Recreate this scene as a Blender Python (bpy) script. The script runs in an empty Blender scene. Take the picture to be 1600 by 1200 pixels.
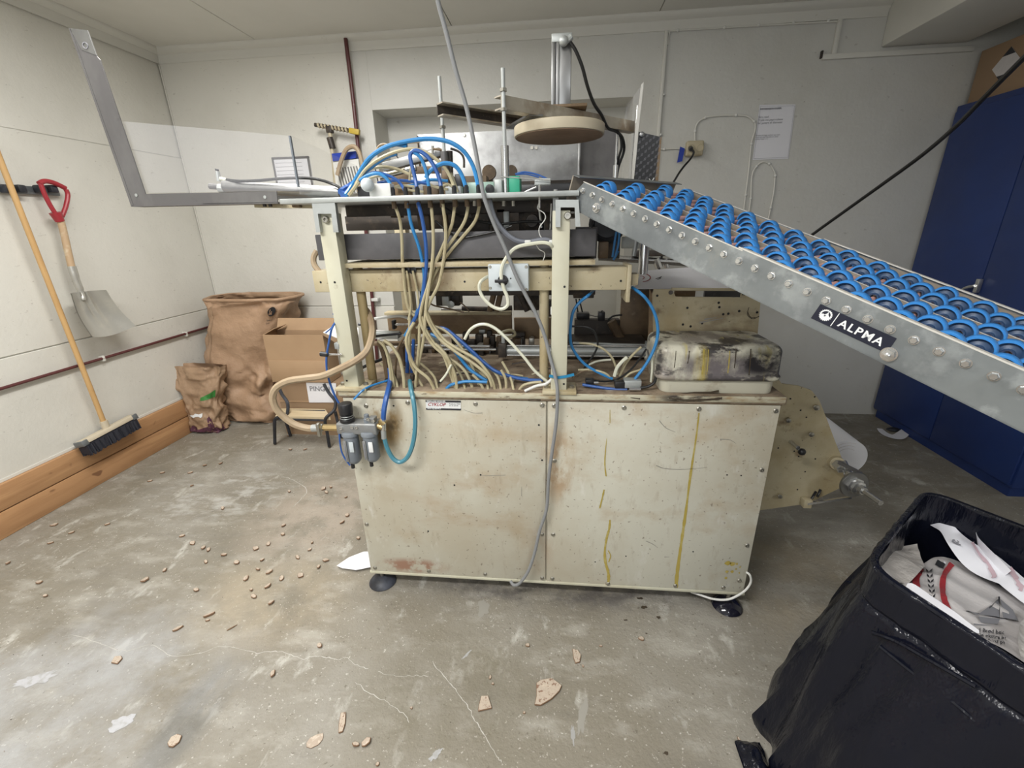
import bpy, bmesh, math, random
from mathutils import Vector, Matrix, noise
random.seed(7)
C = bpy.context.scene.collection
SC = bpy.context.scene

# ------------------------------------------------------------------ camera
H = 1.45                      # camera height
FPX = 686.4                   # focal length for a 1600 px wide frame
YAW, PIT, ROL = -.107634, .345893, -.0227046
cy, sy, cp, sp, cr, sr = math.cos(YAW), math.sin(YAW), math.cos(PIT), math.sin(PIT), math.cos(ROL), math.sin(ROL)
FW = Vector((sy*cp, cy*cp, -sp)); r_ = Vector((cy, -sy, 0)); u_ = r_.cross(FW)
RT = r_*cr + u_*sr; UP = u_*cr - r_*sr
cam = bpy.data.cameras.new('camera'); camo = bpy.data.objects.new('camera', cam); C.objects.link(camo)
camo.matrix_world = Matrix(((RT.x, UP.x, -FW.x, 0), (RT.y, UP.y, -FW.y, 0), (RT.z, UP.z, -FW.z, H), (0, 0, 0, 1)))
cam.sensor_width = 36; cam.lens = 36*FPX/1600; cam.clip_start = .02
SC.camera = camo

# ------------------------------------------------------------------ world, light, exposure
w = bpy.data.worlds.new('world'); SC.world = w; w.use_nodes = True
w.node_tree.nodes['Background'].inputs[0].default_value = (.9, .95, 1, 1)
w.node_tree.nodes['Background'].inputs[1].default_value = .3
SC.view_settings.view_transform = 'Standard'; SC.view_settings.look = 'None'
SC.view_settings.gamma = 1; SC.view_settings.use_curve_mapping = False
SC.view_settings.exposure = 0.0
def area(name, loc, sx, sy_, power, col=(1, 1, 1), rot=(0, 0, 0)):
    l = bpy.data.lights.new(name, 'AREA'); l.shape = 'RECTANGLE'; l.size = sx; l.size_y = sy_; l.energy = power; l.color = col
    o = bpy.data.objects.new(name, l); C.objects.link(o); o.location = loc; o.rotation_euler = rot
    return o
area('ceiling_lamp_left', (-1.25, 1.7, 2.60), .3, 1.5, 55, (1, .98, .94))
area('ceiling_lamp_middle', (-1.1, -.3, 2.60), 1.5, .3, 78, (1, .99, .97))
area('ceiling_lamp_rear', (1.3, -1.2, 2.60), 1.5, .3, 38, (.95, .975, 1))

area('fill_behind_camera', (-.9, -3.1, 1.65), 2.4, 1.3, 34, (.93, .965, 1), (math.radians(90), 0, 0))  # added fill from behind the camera, evens out ceiling and walls

# ------------------------------------------------------------------ helpers
def ray(x, y): return FW + RT*((x-800)/FPX) - UP*((y-600)/FPX)
def P(x, y, X=None, Y=None, Z=None):
    """the world point on a known real plane (x, y or z = const) measured from the photograph"""
    d = ray(x, y)
    t = X/d.x if X is not None else (Y/d.y if Y is not None else (Z-H)/d.z)
    q = d*t; q.z += H
    return q
def V(*a): return Vector(a)

def mat(name, col, rough=.5, metal=0, layers=(), bump=0, bscale=60, bstretch=(1, 1, 1), spec=.5, alpha=1, trans=0, coat=0, rvar=0, ior=1.45, spots=(), org=(0, 0, 0)):
    """layers: (colour, scale, lo, hi, stretch, detail[, strength])"""
    m = bpy.data.materials.new(name); m.use_nodes = True; nt = m.node_tree; N = nt.nodes; L = nt.links
    b = N['Principled BSDF']; b.inputs['Roughness'].default_value = rough; b.inputs['Metallic'].default_value = metal
    b.inputs['Specular IOR Level'].default_value = spec; b.inputs['Alpha'].default_value = alpha
    b.inputs['Transmission Weight'].default_value = trans; b.inputs['Coat Weight'].default_value = coat; b.inputs['IOR'].default_value = ior
    tc = N.new('ShaderNodeTexCoord')
    def nz(scale, stretch, detail, seed):
        mp = N.new('ShaderNodeMapping'); mp.inputs['Scale'].default_value = stretch; mp.inputs['Location'].default_value = (seed*3.1, seed*1.7, seed*.9)
        L.new(tc.outputs['Object'], mp.inputs[0]); n = N.new('ShaderNodeTexNoise'); n.inputs['Scale'].default_value = scale
        n.inputs['Detail'].default_value = detail; n.inputs['Roughness'].default_value = .62; L.new(mp.outputs[0], n.inputs['Vector']); return n
    cur = None; base = (*col, 1)
    if not layers: b.inputs['Base Color'].default_value = base
    for i, ly in enumerate(layers):
        c, s, lo, hi, st, det = ly[:6]; k = ly[6] if len(ly) > 6 else 1
        n = nz(s, st, det, i+1); mr = N.new('ShaderNodeMapRange'); mr.inputs[1].default_value = lo; mr.inputs[2].default_value = hi; mr.inputs[4].default_value = k
        L.new(n.outputs[0], mr.inputs[0]); mx = N.new('ShaderNodeMix'); mx.data_type = 'RGBA'
        L.new(mr.outputs[0], mx.inputs[0])
        if cur is None: mx.inputs[6].default_value = base
        else: L.new(cur, mx.inputs[6])
        mx.inputs[7].default_value = (*c, 1); cur = mx.outputs[2]
    for i, (c, ctr, rad, k, ns, nlo, nhi) in enumerate(spots):      # dirt with its own place and shape, plus painted shade and light
        a1 = N.new('ShaderNodeVectorMath'); a1.operation = 'SUBTRACT'; a1.inputs[1].default_value = [ctr[j]-org[j] for j in range(3)]; L.new(tc.outputs['Object'], a1.inputs[0])
        a2 = N.new('ShaderNodeVectorMath'); a2.operation = 'DIVIDE'; a2.inputs[1].default_value = rad; L.new(a1.outputs[0], a2.inputs[0])
        a3 = N.new('ShaderNodeVectorMath'); a3.operation = 'LENGTH'; L.new(a2.outputs[0], a3.inputs[0])
        g = N.new('ShaderNodeMapRange'); g.inputs[1].default_value = 1; g.inputs[2].default_value = .45; g.inputs[4].default_value = k; L.new(a3.outputs['Value'], g.inputs[0])
        n = nz(ns[0], ns[1], 7, 20+i); h = N.new('ShaderNodeMapRange'); h.inputs[1].default_value = nlo; h.inputs[2].default_value = nhi; L.new(n.outputs[0], h.inputs[0])
        mu = N.new('ShaderNodeMath'); mu.operation = 'MULTIPLY'; L.new(g.outputs[0], mu.inputs[0]); L.new(h.outputs[0], mu.inputs[1])
        mx = N.new('ShaderNodeMix'); mx.data_type = 'RGBA'; L.new(mu.outputs[0], mx.inputs[0])
        if cur is None: mx.inputs[6].default_value = base
        else: L.new(cur, mx.inputs[6])
        mx.inputs[7].default_value = (*c, 1); cur = mx.outputs[2]
    if cur is not None: L.new(cur, b.inputs['Base Color'])
    if bump:
        n = nz(bscale, bstretch, 5, 9); bp = N.new('ShaderNodeBump'); bp.inputs['Strength'].default_value = 1; bp.inputs['Distance'].default_value = bump
        L.new(n.outputs[0], bp.inputs['Height']); L.new(bp.outputs[0], b.inputs['Normal'])
    if rvar:
        n = nz(9, (1, 1, 1), 5, 5); mr = N.new('ShaderNodeMapRange'); mr.inputs[3].default_value = max(0, rough-rvar); mr.inputs[4].default_value = min(1, rough+rvar)
        mr.inputs[1].default_value = .3; mr.inputs[2].default_value = .7; L.new(n.outputs[0], mr.inputs[0]); L.new(mr.outputs[0], b.inputs['Roughness'])
    return m
S1 = (1, 1, 1)
M = {}
M['wall'] = mat('wall_paint', (.67, .655, .60), .55, layers=[((.60, .585, .53), 1.6, .45, .75, S1, 4), ((.38, .355, .32), 26, .665, .74, (1, 1, 2.4), 3, .6), ((.25, .22, .2), 60, .755, .78, (1, 1, 2), 2, .6)], bump=.002, bscale=40)
M['wallr'] = mat('wall_paint_back', (.60, .595, .56), .55, layers=[((.54, .53, .485), 1.5, .45, .75, S1, 4), ((.33, .31, .27), 17, .67, .74, (1, 1, 1.6), 4, .5), ((.22, .19, .16), 55, .755, .78, S1, 2, .6)], bump=.002, bscale=40)
M['dimwall'] = mat('darkened_unseen_wall', (.20, .195, .185), .8)  # for the unseen front wall, toned dark to cut fill and reflections
M['trim'] = mat('trim_paint', (.66, .65, .60), .45, layers=[((.5, .47, .4), 20, .66, .75, S1, 4, .5)])
M['ceil'] = mat('ceiling_paint', (.72, .71, .66), .7, layers=[((.68, .67, .62), 2, .4, .7, S1, 3)])
M['dark'] = mat('dark_gap', (.03, .03, .03), .9)
M['floor'] = mat('floor_concrete', (.225, .203, .160), .56, layers=[
    ((.30, .282, .245), .9, .42, .62, (1, .6, 1), 6), ((.20, .175, .13), 1.3, .50, .72, S1, 6, .85), ((.39, .37, .325), 5, .51, .70, (1, 2.0, 1), 10, .8),
    ((.56, .545, .50), 10, .60, .70, (1, .5, 1), 10, .7), ((.15, .13, .10), 60, .655, .70, S1, 3, .8), ((.60, .57, .52), 95, .66, .71, S1, 2, .65), ((.17, .155, .13), 3.0, .55, .74, (.5, 1.6, 1), 9, .7)],
    bump=.0035, bscale=70, rvar=.14, org=(.0785, .335, -.12), spots=[
    ((.15, .145, .13), P(290, 1130, Z=0), (.10, .26, 1), .8, (5, (1.6, .6, 1)), .40, .56), ((.36, .31, .255), P(500, 800, Z=0), (.42, .5, 1), .85, (6, S1), .36, .56), ((.40, .405, .41), P(90, 1090, Z=0), (.75, .5, 1), .7, (3, S1), .36, .62), ((.44, .43, .40), P(350, 770, Z=0), (.5, .35, 1), .8, (8, (1, 2, 1)), .48, .62),  # the bluish pale spot at bottom left paints light reflected off the floor
    ((.17, .15, .105), P(720, 1080, Z=0), (.45, .3, 1), .7, (4, S1), .38, .6), ((.40, .34, .25), P(430, 930, Z=0), (.45, .3, 1), .6, (4, S1), .38, .62), ((.10, .09, .085), P(880, 925, Z=0), (.75, .10, 1), .75, (12, S1), .42, .6),  # the last, dark band paints the cabinet's shadow on the floor in front
    ((.36, .31, .23), P(1230, 900, Z=0), (.35, .5, 1), .6, (5, S1), .40, .6)])
M['pine'] = mat('pine_wood', (.47, .265, .13), .5, layers=[((.34, .175, .08), 7, .45, .75, (6, .35, 5), 5, .8), ((.66, .40, .20), 5, .55, .75, (4, .3, 6), 4, .6), ((.16, .07, .035), 9, .72, .76, (1, 1, 1.5), 1, .8)])
M['maroon'] = mat('maroon_paint', (.10, .028, .028), .4, layers=[((.2, .12, .1), 30, .66, .72, S1, 3, .6)])
M['blue_cab'] = mat('blue_cabinet_paint', (.018, .045, .185), .38, layers=[((.02, .035, .12), 1.2, .4, .7, S1, 4, .7), ((.08, .12, .28), 6, .70, .8, S1, 4, .4)], rvar=.06)
cream = (.60, .565, .425)
M['panel'] = mat('cream_panel_paint', (.55, .535, .45), .42, layers=[((.48, .44, .345), 2.0, .42, .66, S1, 5), ((.42, .33, .22), 4.5, .54, .74, (1, 1, 1.4), 8, .8), ((.36, .30, .22), 22, .58, .72, (1.6, 1, .5), 6, .5), ((.20, .16, .12), 70, .66, .71, S1, 2, .75), ((.66, .65, .60), 11, .60, .70, (1.2, 1, .6), 5, .5)], rvar=.08, org=(0, 1.8, 0), spots=[
    ((.26, .17, .07), P(603, 662, Y=1.416), (.085, .3, .15), .95, (11, (1, 1, .7)), .36, .52), ((.12, .08, .04), P(612, 662, Y=1.416), (.035, .3, .035), .9, (30, S1), .4, .52),
    ((.33, .17, .11), P(645, 884, Y=1.416), (.17, .3, .045), .9, (18, (1, 1, 1)), .40, .54), ((.36, .25, .15), P(872, 730, Y=1.416), (.075, .3, .20), .85, (18, (1, 1, .4)), .44, .58),
    ((.38, .30, .20), P(600, 740, Y=1.416), (.12, .3, .16), .7, (7, S1), .42, .66), ((.38, .27, .18), P(840, 860, Y=1.416), (.07, .3, .14), .6, (12, (1, 1, .4)), .42, .66), ((.40, .29, .19), P(720, 790, Y=1.416), (.3, .3, .22), .45, (10, (.6, 1, 1.2)), .5, .66)])
M['cream'] = mat('cream_machine_paint', (.50, .44, .30), .45, layers=[((.40, .32, .18), 5, .42, .66, S1, 6, .9), ((.20, .13, .07), 12, .58, .72, S1, 7, .8), ((.10, .08, .06), 80, .68, .72, S1, 2, .8)], org=(0, 1.8, 0), spots=[((.22, .15, .08), P(665, 430, Y=1.48), (.14, .3, .09), .8, (14, (1, 1, .5)), .42, .56), ((.20, .14, .08), P(1150, 505, Y=1.7), (.25, .3, .07), .6, (12, (.6, 1, 1)), .44, .6)])
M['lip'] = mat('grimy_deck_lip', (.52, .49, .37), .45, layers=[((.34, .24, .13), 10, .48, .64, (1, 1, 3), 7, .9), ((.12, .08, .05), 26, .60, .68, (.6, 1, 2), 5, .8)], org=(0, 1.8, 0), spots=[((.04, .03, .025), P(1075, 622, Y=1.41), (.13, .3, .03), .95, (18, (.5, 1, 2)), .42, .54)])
M['post'] = mat('pale_post_paint', (.56, .545, .425), .42, layers=[((.50, .46, .33), 4, .45, .75, S1, 5, .8), ((.30, .25, .17), 14, .68, .78, S1, 5, .7)])
M['dirtytop'] = mat('grimy_deck_paint', (.30, .235, .165), .6, layers=[((.15, .105, .07), 9, .42, .62, S1, 7), ((.42, .36, .27), 14, .58, .72, S1, 6, .8), ((.06, .045, .035), 30, .62, .70, S1, 5, .8)], bump=.002, bscale=90)
M['rustpole'] = mat('ochre_stained_pole', (.36, .28, .14), .5, layers=[((.19, .12, .045), 9, .42, .6, (1, 1, .4), 6, .9), ((.13, .08, .05), 24, .64, .74, (1, 1, .5), 4, .8)])
M['cover'] = mat('ink_stained_cover', (.60, .58, .47), .33, layers=[((.20, .17, .15), 5.5, .43, .57, (1.6, .8, 1), 8, .85), ((.03, .026, .026), 8, .50, .56, (1, 1, 2.2), 9, .95), ((.50, .43, .16), 13, .62, .70, (2.6, 1, .25), 3, .7), ((.70, .68, .58), 24, .64, .72, S1, 5, .8)], rvar=.1, org=(.53, 1.54, .905), spots=[
    ((.13, .115, .12), (.54, 1.42, 1.0), (.22, .075, .055), .95, (8, (1, 1, .6)), .34, .5), ((.02, .018, .02), (.655, 1.42, 1.015), (.085, .07, .06), 1, (11, S1), .38, .5), ((.025, .02, .02), (.70, 1.5, 1.06), (.07, .1, .05), .9, (14, S1), .45, .58),
    ((.03, .027, .03), (.345, 1.45, 1.03), (.03, .09, .04), .9, (10, S1), .35, .5), ((.40, .32, .08), (.47, 1.42, 1.0), (.03, .08, .09), .8, (10, (3, 1, .3)), .4, .6)])
M['coverlow'] = mat('cover_base_paint', (.55, .53, .43), .4, layers=[((.30, .24, .16), 9, .60, .74, S1, 6, .8), ((.05, .04, .04), 18, .70, .74, S1, 4, .8)])
M['galv'] = mat('galvanised_steel', (.24, .26, .265), .4, .5, layers=[((.36, .385, .39), 14, .5, .60, S1, 8, .85), ((.16, .175, .185), 3.5, .42, .62, S1, 6, .9), ((.36, .34, .29), 8, .62, .76, (1, 1, .5), 5, .5)], rvar=.12)
M['galvtop'] = mat('pale_metal_highlight', (.62, .60, .55), .45, .3)  # paled so the rail's top flange carries its white highlight in the colour
M['alu'] = mat('brushed_aluminium', (.30, .30, .295), .34, .85, layers=[((.20, .20, .20), 8, .5, .7, (1, 1, .3), 4, .7)], rvar=.1)
M['stain'] = mat('swirled_stainless', (.42, .425, .425), .52, .75, layers=[((.24, .24, .24), 5, .42, .6, S1, 8, .8), ((.6, .6, .58), 11, .6, .7, S1, 4, .7)], rvar=.16, bump=.0006, bscale=25)
M['steel'] = mat('chrome_steel', (.58, .58, .57), .2, .85)
M['screw'] = mat('zinc_screw', (.40, .385, .34), .35, .9)
M['greysteel'] = mat('grey_painted_steel', (.125, .12, .12), .45, .3, layers=[((.19, .185, .18), 5, .5, .7, (1, 1, .5), 5, .8), ((.08, .077, .075), 13, .62, .75, S1, 5, .7)], rvar=.1)
M['plate'] = mat('worn_aluminium_plate', (.43, .45, .44), .45, .45, layers=[((.30, .31, .30), 10, .5, .7, (1, 1, 1), 6, .8)])
M['anth'] = mat('anthracite_plastic', (.085, .083, .088), .5, layers=[((.14, .135, .14), 5, .45, .7, S1, 5, .9), ((.32, .31, .31), 9, .66, .8, (1, 1, 1.5), 6, .5)])
M['gunk'] = mat('blackened_metal', (.05, .042, .036), .5, .3, layers=[((.13, .10, .075), 14, .5, .68, S1, 6, .9), ((.26, .22, .17), 30, .64, .72, S1, 4, .6)])
M['brown'] = mat('oily_brown_metal', (.17, .115, .065), .5, .1, layers=[((.08, .055, .035), 8, .45, .65, S1, 6, .9), ((.34, .26, .17), 20, .62, .72, S1, 5, .6)])
M['brownplate'] = mat('brown_back_plate', (.25, .17, .095), .55, layers=[((.14, .09, .05), 6, .45, .7, (1, 1, 2), 6, .9), ((.38, .31, .22), 15, .64, .75, S1, 4, .5)])
M['black'] = mat('black_plastic', (.018, .018, .02), .35)
M['rubber'] = mat('black_rubber', (.022, .023, .028), .5, layers=[((.09, .10, .13), 8, .5, .7, S1, 5, .7)])
M['shiny'] = mat('shiny_black_foot', (.012, .012, .022), .12, coat=.5)
M['blueh'] = mat('blue_air_hose', (.035, .21, .48), .3)
M['bluedk'] = mat('dark_blue_air_hose', (.03, .10, .33), .3)
M['teal'] = mat('teal_air_hose', (.07, .23, .30), .3)
M['beigeh'] = mat('yellowed_clear_hose', (.44, .39, .25), .3, layers=[((.28, .22, .12), 14, .5, .7, S1, 4, .7)])
M['paleh'] = mat('pale_hose', (.66, .66, .54), .3)
M['thickh'] = mat('thick_tan_hose', (.38, .29, .19), .5, layers=[((.30, .21, .13), 12, .5, .7, S1, 4, .7)])
M['white'] = mat('white_plastic', (.68, .68, .65), .4)
M['boxw'] = mat('switch_box_plastic', (.55, .60, .62), .4, layers=[((.45, .47, .46), 8, .55, .75, S1, 4, .5)])
M['greycab'] = mat('grey_cable', (.23, .235, .24), .45)
M['pvc'] = mat('grey_pvc_cable', (.16, .17, .20), .4)
M['blackcab'] = mat('black_cable', (.012, .012, .012), .4)
M['filter'] = mat('filter_grey_plastic', (.17, .19, .215), .38, layers=[((.25, .27, .29), 8, .5, .7, S1, 3, .6)])
M['filtm'] = mat('cast_filter_metal', (.26, .265, .265), .45, .4, layers=[((.25, .24, .22), 20, .5, .7, S1, 4, .8)])
M['brass'] = mat('brass', (.48, .36, .18), .3, .9)
M['bluewheel'] = mat('blue_wheel_rim', (.045, .24, .62), .33)
M['wheelweb'] = mat('shaded_blue_wheel_web', (.035, .075, .155), .4)  # same blue plastic as the rim, darkened to paint the shade inside the wheel
M['pink'] = mat('pink_spacer_tube', (.66, .36, .31), .4)
M['railin'] = mat('rail_inner_beige', (.26, .225, .18), .5)
M['label'] = mat('navy_black_label', (.012, .014, .028), .35)
M['whitep'] = mat('white_print', (.74, .75, .75), .4)
M['paper'] = mat('white_paper', (.76, .76, .80), .6)
M['paper2'] = mat('greyish_wrapping_paper', (.60, .57, .56), .5, bump=.006, bscale=11, layers=[((.52, .50, .50), 6, .45, .7, S1, 4, .8)])
M['paper3'] = mat('waxed_wrapping_paper', (.46, .43, .40), .35, bump=.012, bscale=14, layers=[((.64, .62, .60), 12, .55, .65, S1, 5, .7)])
M['red'] = mat('dark_red_print', (.30, .028, .035), .45)
M['palered'] = mat('show_through_print', (.52, .38, .42), .5)
M['ink'] = mat('black_print', (.03, .03, .035), .5)
M['greyink'] = mat('grey_print', (.22, .22, .24), .5)
M['binbag'] = mat('black_bin_liner', (.005, .006, .012), .2, spec=.35, bump=.016, bscale=5, bstretch=(2.2, 2.2, .5), rvar=.07)
M['kraft'] = mat('kraft_paper', (.42, .275, .175), .55, layers=[((.34, .215, .13), 4, .42, .62, S1, 6, .8)], bump=.014, bscale=9)
M['kraft2'] = mat('dull_kraft_paper', (.36, .24, .15), .6, layers=[((.28, .18, .11), 6, .45, .7, S1, 5, .8)], bump=.012, bscale=12)
M['carton'] = mat('corrugated_board', (.40, .265, .155), .65, layers=[((.37, .24, .14), 5, .45, .7, S1, 4, .8)])
M['cartond'] = mat('brown_carton', (.30, .20, .12), .65)
M['stoolwood'] = mat('pale_stool_wood', (.60, .49, .32), .5, layers=[((.50, .38, .23), 6, .45, .7, (1, 6, 1), 4, .8)])
M['broomwood'] = mat('broom_wood', (.56, .35, .15), .45, layers=[((.43, .25, .10), 6, .45, .7, (3, 3, .5), 5, .8)])
M['brushwood'] = mat('pale_brush_block', (.56, .49, .37), .5)
M['bristle'] = mat('black_bristle', (.02, .021, .03), .6)
M['redp'] = mat('red_handle_plastic', (.33, .03, .04), .35, layers=[((.5, .38, .3), 30, .70, .74, S1, 3, .5)])
M['shaftw'] = mat('worn_shovel_shaft', (.47, .33, .20), .5, layers=[((.36, .13, .05), 5, .52, .6, S1, 3, .9), ((.62, .53, .38), 12, .55, .65, S1, 4, .7)])
M['shovel'] = mat('shovel_aluminium', (.50, .49, .45), .38, .6, layers=[((.60, .58, .52), 8, .5, .7, S1, 5, .8), ((.34, .31, .26), 5, .6, .8, S1, 5, .6)])
M['clear'] = mat('clear_acrylic', (.80, .81, .86), .05, alpha=.075, spec=.15)
M['disc'] = mat('cream_disc', (.56, .49, .36), .45, layers=[((.42, .31, .19), 6, .5, .75, S1, 5, .8)])
M['discb'] = mat('brown_disc_underside', (.30, .19, .12), .55, layers=[((.20, .12, .075), 9, .45, .7, S1, 5, .8)])
M['dirtyalu'] = mat('stained_aluminium_channel', (.45, .41, .34), .4, .4, layers=[((.26, .20, .14), 6, .45, .62, S1, 6, .9), ((.60, .57, .5), 14, .58, .7, S1, 4, .6)])
M['green'] = mat('green_plastic', (.03, .33, .20), .4)
M['greenclear'] = mat('pale_green_plate', (.35, .50, .43), .3, layers=[((.42, .34, .25), 9, .45, .65, S1, 4, .8)])
M['yellow'] = mat('yellow_handle', (.50, .36, .05), .5)
M['socket'] = mat('yellowed_socket_plastic', (.48, .42, .29), .45, layers=[((.36, .28, .15), 14, .55, .7, S1, 4, .8)])
M['bluetag'] = mat('blue_tape', (.012, .04, .33), .4)
M['crisp'] = mat('crispbread', (.47, .39, .31), .8, layers=[((.22, .12, .08), 75, .57, .62, S1, 2, .9), ((.66, .57, .45), 30, .6, .7, S1, 3, .8)], bump=.002, bscale=120)
M['crispw'] = mat('pale_crispbread_crust', (.42, .34, .27), .8, layers=[((.56, .48, .39), 60, .5, .6, S1, 3, .9)])
M['crispe'] = mat('crispbread_edge', (.20, .12, .07), .8)
M['oil'] = mat('amber_grease_run', (.40, .31, .07), .3, layers=[((.52, .45, .2), 30, .5, .7, S1, 3, .7)])
M['grime'] = mat('dark_grease_smear', (.06, .045, .03), .45)
M['scuff'] = mat('grey_scuff_mark', (.30, .285, .25), .5)
M['crack'] = mat('pale_floor_crack', (.52, .50, .46), .7)
M['lightdust'] = mat('chalky_floor_patch', (.44, .44, .455), .75, layers=[((.33, .325, .31), 22, .45, .58, S1, 6, .9)])
M['purple'] = mat('purple_print', (.10, .035, .06), .5)
M['greenprint'] = mat('green_print', (.04, .20, .04), .5)
M['tape'] = mat('cyan_tape', (.02, .22, .42), .4)

ORG = {}
class MB:
    def __init__(s): s.bm = bmesh.new(); s.mi = 0
    def _set(s, before):
        s.bm.faces.ensure_lookup_table()
        for f in s.bm.faces[before:]: f.material_index = s.mi
    def box(s, x0, x1, y0, y1, z0, z1, bev=0, seg=2):
        return s.obox(V((x0+x1)/2, (y0+y1)/2, (z0+z1)/2), V(abs(x1-x0)/2, 0, 0), V(0, abs(y1-y0)/2, 0), V(0, 0, abs(z1-z0)/2), bev, seg)
    def obox(s, c, a, b, d, bev=0, seg=2):
        n0 = len(s.bm.faces)
        if a.cross(b).dot(d) < 0: a = -a
        vs = [s.bm.verts.new(c+a*i+b*j+d*k) for i in (-1, 1) for j in (-1, 1) for k in (-1, 1)]
        for q in ((0, 1, 3, 2), (4, 6, 7, 5), (0, 4, 5, 1), (2, 3, 7, 6), (0, 2, 6, 4), (1, 5, 7, 3)): s.bm.faces.new([vs[i] for i in q])
        if bev:
            es = list({e for v in vs for e in v.link_edges})
            bmesh.ops.bevel(s.bm, geom=es, offset=bev, segments=seg, affect='EDGES', profile=.5)
        s._set(n0); return s
    def beam(s, p0, p1, wd, ht, up=None, bev=0):
        """a bar from p0 to p1, wd across, ht along up"""
        d = (p1-p0); up = up or V(0, 0, 1); sd = d.cross(up).normalized(); uu = sd.cross(d).normalized()
        return s.obox((p0+p1)/2, d/2, sd*wd/2, uu*ht/2, bev)
    def prism(s, pts, off):
        n0 = len(s.bm.faces); a = [s.bm.verts.new(p) for p in pts]; b = [s.bm.verts.new(p+off) for p in pts]; n = len(pts)
        f = [s.bm.faces.new(a), s.bm.faces.new(list(reversed(b)))]
        for i in range(n): f.append(s.bm.faces.new((a[i], b[i], b[(i+1) % n], a[(i+1) % n])))
        bmesh.ops.recalc_face_normals(s.bm, faces=f); s._set(n0); return s
    def lathe(s, o, ax, prof, n=20, caps=True, mats=None):
        n0 = len(s.bm.faces); ax = ax.normalized(); t = V(0, 0, 1) if abs(ax.z) < .9 else V(1, 0, 0)
        e1 = ax.cross(t).normalized(); e2 = ax.cross(e1); R = []
        for (r, h) in prof: R.append([s.bm.verts.new(o+ax*h+(e1*math.cos(2*math.pi*i/n)+e2*math.sin(2*math.pi*i/n))*r) for i in range(n)])
        for k in range(len(R)-1):
            for i in range(n):
                f = s.bm.faces.new((R[k][i], R[k][(i+1) % n], R[k+1][(i+1) % n], R[k+1][i])); f.material_index = mats[k] if mats else s.mi
        if caps:
            s.bm.faces.new(list(reversed(R[0]))).material_index = mats[0] if mats else s.mi
            s.bm.faces.new(R[-1]).material_index = mats[-1] if mats else s.mi
        s.bm.faces.ensure_lookup_table(); bmesh.ops.recalc_face_normals(s.bm, faces=s.bm.faces[n0:]); return s
    def cyl(s, p0, p1, r0, r1=None, n=14):
        d = p1-p0; return s.lathe(p0, d, [(r0, 0), (r1 if r1 is not None else r0, d.length)], n)
    def ball(s, c, r, n=14, sq=(1, 1, 1)):
        n0 = len(s.bm.faces); g = bmesh.ops.create_uvsphere(s.bm, u_segments=n, v_segments=n//2+1, radius=r)
        for v in g['verts']: v.co = V(v.co.x*sq[0], v.co.y*sq[1], v.co.z*sq[2])+c
        s._set(n0); return s
    def tube(s, pts, r, n=8, sub=5, caps=True, rad=None):
        pts = [Vector(p) for p in pts]; q = []; rr = []
        for i in range(len(pts)-1):
            p0 = pts[max(i-1, 0)]; p1 = pts[i]; p2 = pts[i+1]; p3 = pts[min(i+2, len(pts)-1)]
            for k in range(sub if len(pts) > 2 else 1):
                t = k/sub; q.append(.5*((2*p1)+(p2-p0)*t+(2*p0-5*p1+4*p2-p3)*t*t+(3*p1-p0-3*p2+p3)*t**3)); rr.append(i+t)
        q.append(pts[-1]); rr.append(len(pts)-1)
        n0 = len(s.bm.faces); d = (q[1]-q[0]).normalized(); t = V(0, 0, 1) if abs(d.z) < .9 else V(1, 0, 0); e = d.cross(t).normalized(); R = []
        for i, p in enumerate(q):
            d = (q[min(i+1, len(q)-1)]-q[max(i-1, 0)])
            if d.length < 1e-7: d = V(0, 0, 1)
            d.normalize(); e = (e-d*e.dot(d)); e.normalize(); f = d.cross(e)
            ra = r if rad is None else rad[min(int(rr[i]), len(rad)-1)]
            R.append([s.bm.verts.new(p+(e*math.cos(2*math.pi*j/n)+f*math.sin(2*math.pi*j/n))*ra) for j in range(n)])
        for k in range(len(R)-1):
            for j in range(n): s.bm.faces.new((R[k][j], R[k][(j+1) % n], R[k+1][(j+1) % n], R[k+1][j]))
        if caps: s.bm.faces.new(list(reversed(R[0]))); s.bm.faces.new(R[-1])
        s._set(n0); return s
    def grid(s, fn, nu, nv, flip=False):
        n0 = len(s.bm.faces); G = [[s.bm.verts.new(fn(i/nu, j/nv)) for j in range(nv+1)] for i in range(nu+1)]
        for i in range(nu):
            for j in range(nv):
                q = (G[i][j], G[i+1][j], G[i+1][j+1], G[i][j+1]); s.bm.faces.new(q if not flip else tuple(reversed(q)))
        s._set(n0); return s
    def build(s, name, m, parent=None, smooth=True, org=None, label=None, kind=None, ang=32):
        me = bpy.data.meshes.new(name)
        if parent is not None: o0 = ORG[parent.name]
        elif org is not None: o0 = Vector(org)
        else:
            co = [v.co for v in s.bm.verts]; lo = [min(c[i] for c in co) for i in range(3)]; hi = [max(c[i] for c in co) for i in range(3)]
            o0 = V((lo[0]+hi[0])/2, (lo[1]+hi[1])/2, lo[2])
        for v in s.bm.verts: v.co -= o0
        s.bm.to_mesh(me); s.bm.free()
        for x in (m if isinstance(m, (list, tuple)) else [m]): me.materials.append(M[x] if isinstance(x, str) else x)
        if smooth:
            me.polygons.foreach_set('use_smooth', [True]*len(me.polygons)); me.set_sharp_from_angle(angle=math.radians(ang))
        o = bpy.data.objects.new(name, me); C.objects.link(o)
        if parent is not None: o.parent = parent
        else: o.location = o0
        ORG[o.name] = o0
        if label: o['label'] = label
        if kind: o['kind'] = kind
        return o
def tag(o, label, cat, group=None, kind=None):
    o['label'] = label; o['category'] = cat
    if group: o['group'] = group
    if kind: o['kind'] = kind
    return o
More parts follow.
